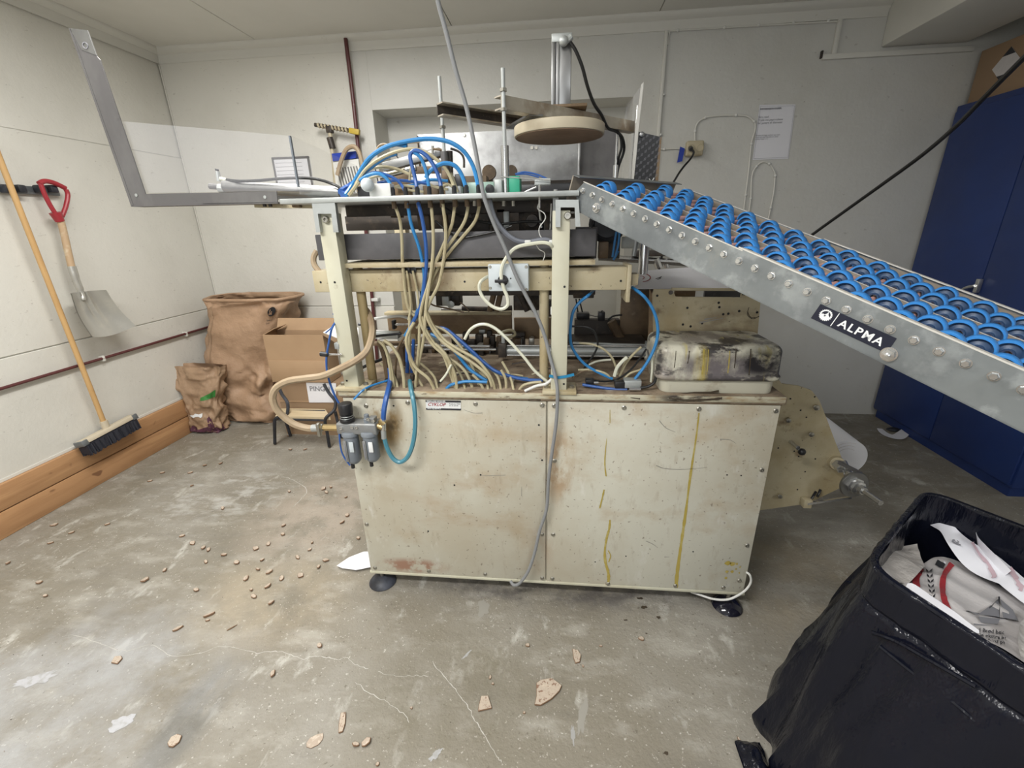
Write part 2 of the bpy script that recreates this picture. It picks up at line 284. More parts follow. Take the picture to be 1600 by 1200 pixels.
def thing(name, loc, label, cat, group=None):
    o = bpy.data.objects.new(name, None); C.objects.link(o); o.location = loc; o.empty_display_size = .05; ORG[o.name] = Vector(loc)
    return tag(o, label, cat, group)
def struct(mb, name, m, **k):
    o = mb.build(name, m, **k); o['kind'] = 'structure'; return o
def inst(name, me, parent, mw, label=None):
    """another object on shared mesh data, placed by a world matrix"""
    o = bpy.data.objects.new(name, me); C.objects.link(o); o.parent = parent
    o.matrix_local = Matrix.Translation(-ORG[parent.name]) @ mw
    if label: o['label'] = label
    return o
def mesh_of(mb, name, m, smooth=True, ang=32):
    me = bpy.data.meshes.new(name); mb.bm.to_mesh(me); mb.bm.free()
    for x in (m if isinstance(m, (list, tuple)) else [m]): me.materials.append(M[x])
    if smooth: me.polygons.foreach_set('use_smooth', [True]*len(me.polygons)); me.set_sharp_from_angle(angle=math.radians(ang))
    return me
def frame(o, x, y, z): return Matrix(((x.x, y.x, z.x, o.x), (x.y, y.y, z.y, o.y), (x.z, y.z, z.z, o.z), (0, 0, 0, 1)))
def text_mesh(txt, size, shear=0, bold=0, space=1.0):
    """flat lettering as a list of (2D verts, faces); bottom-left at the origin"""
    cu = bpy.data.curves.new('lettering', 'FONT'); cu.body = txt; cu.size = size; cu.shear = shear; cu.space_character = space; cu.offset = bold; cu.resolution_u = 3
    o = bpy.data.objects.new('lettering_source', cu); C.objects.link(o); dg = bpy.context.evaluated_depsgraph_get()
    me = bpy.data.meshes.new_from_object(o.evaluated_get(dg)); vs = [(v.co.x, v.co.y) for v in me.vertices]; fs = [list(p.vertices) for p in me.polygons]
    bpy.data.objects.remove(o); bpy.data.curves.remove(cu); bpy.data.meshes.remove(me); return vs, fs
def put2d(mb, vf, fn):
    vs, fs = vf; n0 = len(mb.bm.faces); bv = [mb.bm.verts.new(fn(x, y)) for x, y in vs]
    for f in fs:
        try: mb.bm.faces.new([bv[i] for i in f])
        except ValueError: pass
    mb._set(n0)
def ribbon(mb, pts, wds, nrm, lift=.0012, th=.0006):
    """a thin raised run or mark lying on a surface with normal nrm"""
    n = len(pts); L_, R_ = [], []
    for i in range(n):
        d = (pts[min(i+1, n-1)]-pts[max(i-1, 0)]).normalized(); sd = d.cross(nrm).normalized(); ww = wds[i] if isinstance(wds, (list, tuple)) else wds
        L_.append(pts[i]+sd*ww/2+nrm*lift); R_.append(pts[i]-sd*ww/2+nrm*lift)
    bl = [mb.bm.verts.new(p) for p in L_]; br = [mb.bm.verts.new(p) for p in R_]
    fs = [mb.bm.faces.new((bl[i], bl[i+1], br[i+1], br[i])) for i in range(n-1)]
    for f in fs:
        f.normal_update()
        if f.normal.dot(nrm) < 0: f.normal_flip()
        f.material_index = mb.mi
def smoothpts(pts, sub=5):
    q = []
    for i in range(len(pts)-1):
        p0 = pts[max(i-1, 0)]; p1 = pts[i]; p2 = pts[i+1]; p3 = pts[min(i+2, len(pts)-1)]
        for k in range(sub):
            t = k/sub; q.append(.5*((2*p1)+(p2-p0)*t+(2*p0-5*p1+4*p2-p3)*t*t+(3*p1-p0-3*p2+p3)*t**3))
    return q+[pts[-1]]
def nz(v, s=1., seed=0.): return noise.noise(Vector(v)*s+Vector((seed*7.3, seed*3.1, seed*5.7)))

# ================================================================== SETTING
XL, YB, XR, YF, ZC = -2.823, 3.42, 2.98, -3.2, 2.66
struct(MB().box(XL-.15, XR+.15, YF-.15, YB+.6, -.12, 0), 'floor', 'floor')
# left wall with its boards
wl = struct(MB().box(XL-.15, XL-.012, YF, YB+.15, 0, ZC+.05), 'wall_left', 'wall')
for (z0, z1, t) in ((.0, .864, .0), (.870, 1.975, -.004), (1.980, ZC, -.008)):
    for (y0, y1) in ((-3.2, -1.0), (-.995, 1.2), (1.2, YB)):
        MB().box(XL-.012, XL+t, y0, y1, z0, z1, .002, 1).build('wall_board', 'wall', wl)
wb = struct(MB().box(XL-.15, XR+.15, YB+.27, YB+.5, 0, ZC+.05), 'wall_back', 'wallr')
RX0, RX1, RZ = -1.306, .477, 2.23
b1 = MB().box(XL-.1, RX0, YB+.01, YB+.27, .0, ZC+.05); b1.build('wall_pier', 'wall', wb)
MB().box(RX1, XR+.1, YB, YB+.27, 0, ZC+.05).build('wall_pier', 'wallr', wb)
MB().box(RX0, RX1, YB, YB+.27, RZ, ZC+.05).build('wall_lintel', 'wallr', wb)
MB().box(XL, RX0, YB-.012, YB+.01, 0, .862, .003, 1).build('wall_board', 'wall', wb)
MB().box(XL, -1.45, YB-.004, YB+.01, .868, ZC, .002, 1).build('wall_board', 'wall', wb)
MB().box(-1.45, RX0, YB-.0, YB+.01, .868, ZC, .002, 1).build('wall_board', 'wallr', wb)
struct(MB().box(XR, XR+.15, YF, YB+.3, 0, ZC+.05), 'wall_right', 'wallr')
struct(MB().box(XL-.15, XR+.15, YF-.15, YF, 0, ZC+.05), 'wall_front', 'dimwall')
ce = struct(MB().box(XL-.15, XR+.15, YF, YB+.3, ZC+.012, ZC+.12), 'ceiling', 'dark')
xs = [XL-.05, -2.045, -.70, .595, 1.93, XR+.05]
for i in range(5):
    for (y0, y1) in ((YF, -.6), (-.595, YB+.05)):
        MB().box(xs[i]+.0025, xs[i+1]-.0025, y0, y1, ZC, ZC+.012, .002, 1).build('ceiling_panel', 'ceil', ce)
# cornice: a rounded cove with a flat fillet
def cornice(name, a, b, inward):
    d = (b-a).normalized(); prof = [(0, 0), (.055, 0), (.055, -.008), (.042, -.024), (.020, -.036), (.020, -.046), (.008, -.062), (.008, -.085), (0, -.085)]
    m = MB(); A = [a+inward*p+V(0, 0, q) for p, q in prof]; m.prism(A, b-a); return struct(m, name, 'trim', ang=50)
cornice('trim_1', V(XL, YF, ZC), V(XL, YB, ZC), V(1, 0, 0))
cornice('trim_2', V(XL, YB, ZC), V(1.93, YB, ZC), V(0, -1, 0))
bb = struct(MB().box(XL, XL+.004, YF, YB, .268, .285, .001, 1), 'baseboard_left', 'trim')
MB().box(XL, XL+.026, YF, YB, .0, .133, .004).build('plank', 'pine', bb)
MB().box(XL, XL+.026, YF, YB, .139, .268, .004).build('plank', 'pine', bb)
# white bead running down the room corner
m = MB(); m.tube([V(XL+.004, YB-.008, 2.57), V(XL+.004, YB-.008, .88)], .005); struct(m, 'trim_3', 'wall')
# ceiling beam running along the right side
struct(MB().box(1.931, 2.41, YF, YB, 2.42, ZC+.01, .012), 'ceiling_beam', 'ceil')
m = MB(); m.box(2.41, XR, YF, YB, 2.56, ZC+.01); struct(m, 'ceiling_step', 'ceil')
# floor cracks and chalky patches: part of the floor
fl = bpy.data.objects['floor']; UPZ = V(0, 0, 1)
def fpath(pl, z=0.0): return [P(x, y, Z=z) for x, y in pl]
for pl, wd in (([(400, 1021), (425, 1018), (450, 1021), (473, 1030), (487, 1026), (510, 1027), (528, 1031), (540, 1028), (556, 1038), (575, 1046)], .004),
               ([(556, 1066), (575, 1081), (600, 1095), (625, 1112), (640, 1128)], .003), ([(590, 1050), (620, 1057), (650, 1056), (668, 1057)], .0025),
               ([(675, 1033), (690, 1052), (705, 1070), (720, 1090), (735, 1112), (748, 1135), (758, 1152), (775, 1178), (782, 1190)], .004),
               ([(98, 994), (120, 993), (160, 1008), (200, 1017), (235, 1008), (270, 1025), (315, 1020), (345, 1010), (380, 1016), (400, 1021)], .0025),
               ([(430, 745), (450, 747), (470, 757), (480, 768), (470, 780), (458, 792)], .005)):
    m = MB(); q = smoothpts(fpath(pl)); q = [p+V(random.uniform(-.003, .003), random.uniform(-.003, .003), 0) for p in q]
    ribbon(m, q, [wd*random.uniform(.25, .8) for _ in q], UPZ, .0008); m.build('floor_crack', 'crack', fl)
def patch(cx, cy_, rx, ry, rot, m_, name='floor_patch', z=.0009, seed=1, parent=fl, rough=.6):
    c = P(cx, cy_, Z=0); m = MB(); pts = []
    for k in range(30):
        a = k/30*2*math.pi; rr = 1+rough*nz((math.cos(a)*1.6, math.sin(a)*1.6, 0), 1.4, seed)+.25*nz((math.cos(a)*6, math.sin(a)*6, 0), 1, seed)
        x, y = math.cos(a)*rx*rr, math.sin(a)*ry*rr; pts.append(c+V(x*math.cos(rot)-y*math.sin(rot), x*math.sin(rot)+y*math.cos(rot), z))
    m.bm.faces.new([m.bm.verts.new(p) for p in pts]); m.build(name, m_, parent)
patch(55, 1062, .065, .022, .35, 'lightdust', seed=2); patch(190, 1130, .03, .02, .5, 'lightdust', seed=5)
patch(680, 1180, .02, .008, .9, 'lightdust', seed=9); patch(895, 1150, .006, .025, 0, 'lightdust', seed=12); patch(730, 1022, .005, .02, -.6, 'lightdust', seed=15)
patch(1006, 949, .012, .007, .3, 'grime', seed=3); patch(1029, 965, .009, .007, .1, 'grime', seed=4); patch(978, 969, .008, .004, .1, 'grime', seed=6)
patch(1041, 1177, .006, .006, 0, 'grime', seed=7); patch(755, 950, .02, .045, .1, 'scuff', seed=8); patch(1000, 935, .012, .006, 0, 'grime', seed=22); patch(1010, 990, .004, .003, 0, 'grime', seed=23)
patch(1190, 1030, .007, .013, .6, 'scuff', seed=10); patch(910, 1120, .012, .05, -.2, 'scuff', seed=11)

# maroon heating pipes
m = MB(); m.tube([V(XL+.022, -3.1, .70), V(XL+.022, 1.81, .728), V(XL+.022, 3.38, .734)], .0085); t = m.build('maroon_pipe', 'maroon')
tag(t, 'thin maroon pipe running low along the left wall above the pine baseboard', 'pipe')
for y in (1.0, 2.35, 3.0): m = MB(); m.box(XL+.0, XL+.03, y-.008, y+.008, .712, .746, .002); m.build('pipe_clip', 'trim', t)
t = thing('maroon_pipe', (-1.45, 3.38, 0), 'maroon vertical pipe on the back wall left of the recess', 'pipe')
MB().tube([P(540, 60, Y=3.38), P(557, 205, Y=3.38), P(586, 520, Y=3.38), V(-1.52, 3.38, .0)], .013, n=10).build('pipe', 'maroon', t)
m = MB(); c = P(585, 468, Y=3.38); m.box(c.x-.02, c.x+.035, 3.36, 3.415, c.z-.012, c.z+.012, .004); m.build('pipe_clip', 'white', t)
# valve and wrapped branch pipe
t = thing('shutoff_valve', (-1.6, 3.33, 1.8), 'wrapped branch pipe with yellow valve handle beside the maroon pipe', 'valve')
a, b = P(492, 195, Y=3.33), P(546, 204, Y=3.33)
MB().cyl(a, b, .013).build('pipe', 'gunk', t)
m = MB()
for k in range(9): q = a.lerp(b, .12+.1*k); m.cyl(q-V(.006, 0, .002), q+V(.006, 0, .002), .0165)
m.build('wrapping', 'socket', t)
MB().tube([P(515, 203, Y=3.33), P(519, 235, Y=3.33), P(525, 300, Y=3.33), V(-1.64, 3.33, 1.6)], .014).build('pipe', 'socket', t)
m = MB(); m.box(*sum([(q-.02, q+.022) for q in P(515, 203, Y=3.33)[:]], ()), .005); m.build('tee', 'gunk', t)
m = MB(); m.cyl(P(515, 215, Y=3.33), P(520, 232, Y=3.33), .022); m.build('union', 'gunk', t)
m = MB(); m.beam(P(546, 204, Y=3.33), P(562, 207, Y=3.33), .03, .035, bev=.005); m.build('valve_handle', 'yellow', t)
# white cable conduits on the back wall
t = thing('wall_conduit', (.65, YB-.008, 2.0), 'white vertical conduit strip from the cornice to the machine, on the back wall', 'conduit')
m = MB(); m.box(.642, .662, YB-.02, YB, 1.2, 2.575, .003); m.build('conduit', 'trim', t)
for z in (2.23, 2.0, 1.7, 1.45):
    m = MB(); m.ball(V(.668, YB-.014, z), .008); m.build('clip', 'white', t)
wy = YB-.008
t = thing('wall_cable', (1.2, wy, 2.57), 'thin white cable clipped under the cornice on the back wall', 'cable')
m = MB(); m.tube([V(.668, wy, 2.50), V(.672, wy, 2.56), V(.70, wy, 2.572), V(1.2, wy, 2.570), V(1.66, wy, 2.565)], .005); m.build('cable', 'trim', t)
for x in (.72, 1.0, 1.2, 1.4, 1.6): m = MB(); m.ball(V(x, wy-.002, 2.572), .009); m.build('clip', 'white', t)
t = thing('cable_trunking', (1.66, YB, 2.39), 'white cable trunking stepping down and running along the back wall under the beam', 'trunking')
m = MB(); m.box(1.652, 1.678, YB-.018, YB, 2.40, 2.575, .002); m.box(1.60, 2.45, YB-.018, YB, 2.372, 2.40, .002); m.build('trunking', 'trim', t)
m = MB(); m.box(1.59, 1.60, YB-.02, YB, 2.38, 2.42, .002); m.build('end_cap', 'gunk', t)
def wc(pts, lab, r=.0055, y=wy):
    pp = [P(x, y_, Y=y) for x, y_ in pts]; t = thing('wall_cable', pp[0], lab, 'cable')
    MB().tube(pp, r, sub=6).build('cable', 'trim', t)
    for k in range(1, len(pp)-1, 2): m = MB(); m.ball(pp[k]+V(0, -.002, 0), .0095); m.build('clip', 'white', t)
wc([(1031, 233), (1038, 233), (1055, 232), (1066, 233), (1074, 232)], 'short white cable from the conduit strip to the wall socket')
wc([(1086, 222), (1086, 205), (1090, 192), (1102, 184), (1120, 181), (1150, 180), (1168, 182), (1178, 190), (1180, 202), (1174, 225), (1170, 265), (1165, 305), (1161, 340), (1158, 380)], 'white cable looping up from the socket, over and down past the paper notice')
wc([(1168, 345), (1173, 310), (1175, 275), (1182, 260), (1192, 253), (1202, 256), (1209, 266), (1211, 275), (1209, 300), (1204, 325), (1197, 360)], 'white cable arch under the paper notice on the back wall')
# socket
t = thing('wall_socket', (.9, YB, 1.86), 'yellowed double wall socket with a black plug on the back wall', 'socket')
c = P(1085, 232, Y=YB-.03); m = MB(); m.box(c.x-.055, c.x+.055, YB-.05, YB, c.z-.045, c.z+.045, .01, 3); m.build('socket_box', 'socket', t)
for dx in (-.027, .03):
    m = MB(); m.lathe(V(c.x+dx, YB-.05, c.z), V(0, -1, 0), [(.024, -.001), (.024, .004), (.02, .005), (.019, .001)], 18); m.build('socket_face', 'socket', t)
m = MB(); m.cyl(P(1079, 232, Y=YB-.05), P(1080, 233, Y=YB-.11), .016, .012); m.build('plug', 'black', t)
m = MB(); m.prism([P(x, y, Y=YB-.03) for x, y in ((1063, 229), (1070, 232), (1066, 252), (1058, 254))], V(0, .004, 0)); m.build('blue_tag', 'bluetag', t)
m = MB(); m.tube([P(1080, 233, Y=3.31), P(1084, 238, Y=3.27), P(1079, 248, Y=3.2), P(1067, 262, Y=3.15), P(1057, 277, Y=3.1), P(1050, 293, Y=3.0), P(1048, 330, Y=2.9), P(1030, 420, Y=2.6)], .0065); m.build('power_cord', 'blackcab', t)
# paper notice
t = thing('paper_notice', (1.39, YB-.004, 1.82), 'printed white paper notice taped to the back wall right of the socket', 'notice')
q = [P(x, y, Y=YB-.004) for x, y in ((1187, 164), (1243, 163), (1232, 248), (1176, 250))]
MB().prism(q, V(0, .001, 0)).build('sheet', 'paper', t)
def nfn(dx, dz, s=1): return lambda x, y: V(q[0].x+dx+x, YB-.0065, q[0].z+dz+y)
for tx, sz_, bo_, dx_, dz_ in (('INFORMASJON KASSER:', .0125, .0006, .006, -.028), ('Skru ned:\nTrykk inn papirrullene\nfor justert til diameter', .017, 0, .003, -.075), ('Brettet skal ligge nedover og rettes\nstort sett med baksiden av utstyr\nstikker lenger ut :)', .0105, 0, .004, -.178)):
    m = MB(); put2d(m, text_mesh(tx, sz_, bold=bo_), nfn(dx_, dz_)); m.build('printing', 'greyink', t, smooth=False)
m = MB()
for a_, b_ in ((0, 1), (1, 2), (2, 3), (3, 0)):
    ctr = (q[0]+q[2])/2; A = q[a_].lerp(ctr, .05)+V(0, -.001, 0); B = q[b_].lerp(ctr, .05)+V(0, -.001, 0); ribbon(m, [A, B], .0012, V(0, -1, 0), .0008)
m.build('printed_border', 'greyink', t, smooth=False)
# whiteboard on the back wall
t = thing('whiteboard', (-1.97, YB, 1.6), 'small grey framed whiteboard on the back wall behind the clear guard', 'whiteboard')
a, b = P(424, 246, Y=YB-.02), P(482, 246, Y=YB-.02); x0, x1, z1 = a.x, b.x, a.z; z0 = 1.62
MB().box(x0, x1, YB-.016, YB-.005, z0, z1).build('board', 'paper', t)
for (u0, u1, v0, v1) in ((x0, x1, z1-.014, z1), (x0, x1, z0, z0+.012), (x0, x0+.012, z0, z1), (x1-.012, x1, z0, z1)):
    MB().box(u0, u1, YB-.024, YB-.004, v0, v1, .003).build('frame', 'greysteel', t)
m = MB()
for k in range(7): z = z1-.04-.026*k; m.box(x0+.02, x1-.06, YB-.0175, YB-.016, z, z+.002)
m.build('ruled_lines', 'greyink', t)
# louvred white intake with blue top
t = thing('louvred_box', (-1.5, 3.3, 1.6), 'white louvred ventilation box with a blue strip, left of the recess', 'vent')
q4 = [P(x, y, Y=3.30) for x, y in ((520, 252), (560, 248), (566, 300), (527, 306))]
m = MB(); m.prism(q4, V(0, .06, 0)); m.build('housing', 'white', t)
m = MB(); m.prism([P(x, y, Y=3.29) for x, y in ((518, 240), (556, 236), (556, 247), (520, 252))], V(0, .06, 0)); m.build('blue_strip', 'bluetag', t)
for k in range(8):
    u = .12+k*.11; a = q4[0].lerp(q4[1], u)+V(.0, -.002, -.045); b = q4[3].lerp(q4[2], u)+V(.03, -.002, .0)
    MB().beam(a.lerp(b, .0), b, .006, .008).build('louvre', 'greysteel', t)
m = MB(); m.tube([P(x, y, Y=3.24) for x, y in ((527, 274), (533, 252), (541, 234), (552, 229), (560, 236), (565, 252), (568, 275), (560, 300))], .015, sub=6); m.build('beige_hose', 'thickh', t)

# ================================================================== LEFT WALL TOOLS
XT = XL+.05
t = thing('tool_rack', (XL, 2.2, 1.66), 'grey wall rail with black grips holding the broom and shovel', 'tool rack')
a, b = P(0, 294, X=XL+.015), P(92, 299, X=XL+.015)
MB().box(XL, XL+.018, 1.2, b.y, a.z-.02, a.z+.02, .003).build('rail', 'galv', t)
for px in (10, 30, 62, 80):
    c = P(px, 296, X=XL+.035); m = MB(); m.box(XL+.015, XL+.06, c.y-.02, c.y+.02, c.z-.018, c.z+.022, .008); m.build('grip', 'rubber', t)
# broom
t = thing('broom', P(165, 665, X=XT), 'push broom with a long wooden handle hanging bristles down on the left wall', 'broom')
ha = P(-14, 214, X=XT+.02); hb = P(163, 662, X=XT+.01); MB().tube([ha, ha.lerp(hb, .5), hb], .0135, n=12).build('handle', 'broomwood', t)
e0 = P(124, 695, X=XT+.01); e1 = P(208, 651, X=XT+.01); cc = (e0+e1)/2; dr = (e1-e0).normalized()
m = MB(); m.obox(cc+V(.0, 0, .004), (e1-e0)/2, V(.028, 0, .006), V(-.004, 0, .013), .006); m.build('brush_block', 'brushwood', t)
m = MB(); m.tube([hb+V(0, 0, .02), hb+V(0, .003, -.03)], .02, n=12); m.build('socket', 'brushwood', t)
for s_ in (-1, 1):
    m = MB(); m.obox(cc+dr*s_*((e1-e0).length/2-.012), dr*.018, V(.031, 0, .007), V(-.005, 0, .016), .004); m.build('end_cap', 'galv', t)
m = MB(); m.obox(cc+V(.006, 0, -.038), (e1-e0)/2*.95, V(.030, 0, .0), V(.006, 0, -.030)); L_ = (e1-e0).length
for i in range(46):
    for j in range(5):
        p = e0.lerp(e1, .05+.9*i/45)+V(.036, 0, -.002+.0)+V(.0, 0, .0)+V(-.052+.016*j, 0, -.012)
        p = e0.lerp(e1, .04+.92*i/45)+V(-.028+.015*j, 0, -.02+.002*j)
        d = V(.012+random.uniform(-.006, .006), random.uniform(-.006, .006), -.062); m.beam(p, p+d, .0065, .0065)
m.build('bristles', 'bristle', t, smooth=False, kind='stuff')
# shovel
t = thing('shovel', P(165, 520, X=XT), 'aluminium shovel with a red D handle hanging on the left wall', 'shovel')
XS = XT+.02
def S(x, y, dx=0): return P(x, y, X=XS+dx)
m = MB(); m.tube([S(94, 342), S(100, 365), S(106, 392), S(112, 418)], .017, n=12); m.build('shaft', 'shaftw', t)
m = MB(); m.tube([S(112, 416), S(118, 435), S(126, 455), S(131, 470, .012)], .019, n=12, rad=[.020, .018, .014, .010]); m.build('blade_socket', 'shovel', t)
m = MB(); m.tube([S(63, 286), S(69, 302), S(78, 320), S(88, 336)], .011, n=10); m.tube([S(103, 296), S(106, 305), S(103, 322), S(97, 338)], .011, n=10)
m.tube([S(61, 287), S(70, 283), S(85, 286), S(102, 294)], .0125, n=10); m.tube([S(86, 332), S(94, 346)], .022, n=12, sub=2, rad=[.028, .021]); m.build('d_handle', 'redp', t)
tl, tr_, bl_, br_ = S(98, 459), S(153, 453), S(137, 526, .05), S(206, 509, .05)
def blade(u, v):
    a = tl.lerp(tr_, u); b = bl_.lerp(br_, u); p = a.lerp(b, v); side = (abs(u-.5)*2)**3
    bow = V(.055*side*(1-.45*v), 0, .0); edge = V(0, 0, -.022*(1-(2*u-1)**2)*v*1.2)
    gut = V(.020*(math.exp(-((u-.40)/.045)**2)+math.exp(-((u-.60)/.045)**2))*max(0, 1-v*1.15), 0, 0)
    return p+bow+edge+gut-V(.02*math.sin(v*3.1), 0, 0)
m = MB(); m.grid(blade, 24, 20); m.grid(lambda u, v: blade(u, v)+V(-.003, 0, 0), 24, 20, True); m.build('blade', 'shovel', t)

# ================================================================== SACKS, CARTONS, STOOL
def sacksurf(rings, seed, amp):
    """rings: (z, cx, cy, rx, ry, power); the displacement is piecewise flat between jittered fold points"""
    def disp(u, v):
        best = []
        x, y = u*17, v*11
        for i in range(int(x)-1, int(x)+3):
            for j in range(int(y)-1, int(y)+3):
                h = noise.cell_vector(V((i % 17)*1.7+seed*11.3, j*2.3+seed, .5)); cx, cy_ = i+h.x, j+h.y; best.append(((x-cx)**2+(y-cy_)**2, h.z))
        best.sort(); s = 0; W = 0
        for d, hz in best[:3]: w_ = 1/(d+.02); s += w_*(hz-.5)-0; W += w_
        return s/W*1.6+.30*(1-abs(nz((x*1.3, y*1.3, 0), .6, seed))*4)*.5
    def f(u, v, off=0):
        k = v*(len(rings)-1); i = min(int(k), len(rings)-2); t = k-i; A, B = rings[i], rings[i+1]
        z, cx, cy_, rx, ry, pw = [A[j]+(B[j]-A[j])*t for j in range(6)]
        a = 2*math.pi*u; ca, sa = math.cos(a), math.sin(a)
        x = rx*math.copysign(abs(ca)**(2/pw), ca); y = ry*math.copysign(abs(sa)**(2/pw), sa)
        am = amp*(.5+.6*math.exp(-((z-.28)/.22)**2)) if rings[-1][0] > .8 else amp
        d = am*disp(u % 1, v)+off; l = math.hypot(x/rx**2 if rx else 1, y/ry**2 if ry else 1) or 1
        nx, ny = (x/rx**2)/l, (y/ry**2)/l
        return V(cx+x+nx*d, cy_+y+ny*d, max(0.002, z))
    return f
t = thing('paper_sack', (-2.46, 3.17, 0), 'tall crumpled brown paper sack standing open in the left corner', 'sack')
R1 = [(0, -2.44, 3.13, .20, .13, 2.6), (.03, -2.45, 3.14, .25, .17, 2.6), (.14, -2.455, 3.15, .285, .19, 2.7), (.28, -2.46, 3.16, .265, .18, 2.7), (.43, -2.46, 3.17, .275, .185, 2.8), (.60, -2.44, 3.18, .295, .19, 2.8), (.78, -2.38, 3.18, .315, .19, 3.0), (.93, -2.33, 3.19, .325, .185, 3.2), (.985, -2.32, 3.19, .33, .185, 3.2)]
f1 = sacksurf(R1, 2, .075)
m = MB(); m.grid(lambda u, v: f1(1-u, v), 120, 90); m.build('sack_wall', 'kraft', t, ang=80)
m = MB(); m.grid(lambda u, v: f1(u, .82+.18*v, -.008), 100, 14); m.build('sack_lining', 'kraft2', t, ang=80)
m = MB(); m.tube([f1(k/48, .985, .004) for k in range(49)], .012, n=8, sub=2); m.build('rolled_rim', 'kraft', t)
def on(f, u0, v0, su, sv, off=.006): return lambda x, y: f(u0+x*su, v0+y*sv, off)
m = MB()
m.bm.faces.new([m.bm.verts.new(f1(.865+.020*math.cos(a), .845+.030*math.sin(a), .012)) for a in [k*2*math.pi/24 for k in range(24)]]); m.build('printed_oval', 'ink', t, smooth=False)
m = MB(); put2d(m, text_mesh('Su', 1, bold=.03), lambda x, y: f1(.852+x*.016, .828+y*.045, .018)); m.build('oval_lettering', 'kraft', t, smooth=False)
m = MB()
for k, ww in enumerate((.034, .026)): put2d(m, text_mesh('Papirsekker as'[:14-6*k], 1), lambda x, y: f1(.848+x*.0050, .785-.018*k+y*.018, .014))
m.build('small_print', 'ink', t, smooth=False)
m = MB(); m.grid(lambda u, v: f1(.665+.006*u, .30+.66*v, .0035), 1, 40); m.build('sack_seam', 'kraft2', t)
t = thing('paper_sack', (-2.67, 2.86, 0), 'small crumpled brown paper sack with purple base and green print, against the baseboard', 'sack')
R2 = [(0, -2.68, 2.855, .10, .05, 3), (.02, -2.68, 2.855, .125, .075, 3), (.12, -2.685, 2.86, .125, .075, 3), (.25, -2.68, 2.865, .145, .075, 3), (.40, -2.665, 2.87, .175, .065, 3.2), (.52, -2.66, 2.875, .20, .045, 3.4)]
f2 = sacksurf(R2, 11, .035)
m = MB(); m.grid(lambda u, v: f2(1-u, v), 110, 80); m.build('sack_wall', 'kraft2', t, ang=80)
m = MB(); m.grid(lambda u, v: f2(u, .8+.2*v, -.006), 70, 10); m.build('sack_lining', 'kraft', t, ang=80)
m = MB(); m.grid(lambda u, v: f2(.5+.5*u, v*(.27+.10*nz((u*9, 0, 0), 1, 4)+(.12 if .60 < u < .72 else 0)), .003), 90, 8, True); m.build('purple_print', 'purple', t)
m = MB(); m.grid(lambda u, v: f2(.78+.13*u, .64+.02*u+(.03+.05*u)*v, .004), 16, 4, True); m.build('green_print', 'greenprint', t)
m = MB(); m.grid(lambda u, v: f2(.68+.09*u, .44+.03*v+.02*nz((u*8, v, 0), 1, 2), .004), 10, 2, True); m.build('worn_label', 'whitep', t)
# open carton on another carton
def carton(name, x0, x1, y0, y1, z0, z1, lab, m_, open_=True, flaps=()):
    t = thing(name, ((x0+x1)/2, (y0+y1)/2, z0), lab, 'carton'); th = .005
    MB().box(x0, x1, y0, y0+th, z0, z1).build('front_wall', m_, t); MB().box(x0, x1, y1-th, y1, z0, z1).build('back_wall', m_, t)
    MB().box(x0, x0+th, y0+th, y1-th, z0, z1).build('side_wall', m_, t); MB().box(x1-th, x1, y0+th, y1-th, z0, z1).build('side_wall', m_, t)
    MB().box(x0+th, x1-th, y0+th, y1-th, z0, z0+th).build('base', m_, t)
    if not open_: MB().box(x0, x1, y0, y1, z1, z1+th).build('lid', m_, t)
    return t
tc_ = carton('cardboard_carton', -2.04, -1.60, 2.80, 2.96, .425, .772, 'open empty cardboard carton with raised flaps beside the tall sack', 'carton')
MB().box(-2.035, -1.605, 2.793, 2.799, .43, .59, .001).build('flap', 'carton', tc_)
m = MB(); m.beam(V(-2.04, 2.88, .77), V(-1.95, 2.88, .815), .15, .004); m.build('flap', 'carton', tc_)
m = MB(); m.obox(V(-1.82, 2.98, .81), V(.215, 0, 0), V(0, .02, .04), V(0, .002, -.001)); m.build('flap', 'carton', tc_)
m = MB(); m.beam(V(-1.60, 2.88, .77), V(-1.52, 2.88, .72), .15, .004); m.build('flap', 'cartond', tc_)
t = carton('cardboard_carton', -2.03, -1.46, 2.82, 3.0, .0, .415, 'brown carton with a white lettered sheet, underneath the open carton', 'cartond', False)
MB().prism([P(x, y, Y=2.815) for x, y in ((478, 597), (525, 599), (525, 629), (483, 629))], V(0, .001, 0)).build('white_sheet', 'paper', t)
a = P(484, 610, Y=2.813); m = MB(); put2d(m, text_mesh('PINGU', .052, bold=.001), lambda x, y: V(a.x+x, 2.813, a.z-.004+y)); m.build('lettering', 'greyink', t, smooth=False)
m = MB(); m.box(-2.03, -1.46, 2.816, 2.82, .265, .272); m.build('tape_seam', 'carton', t)
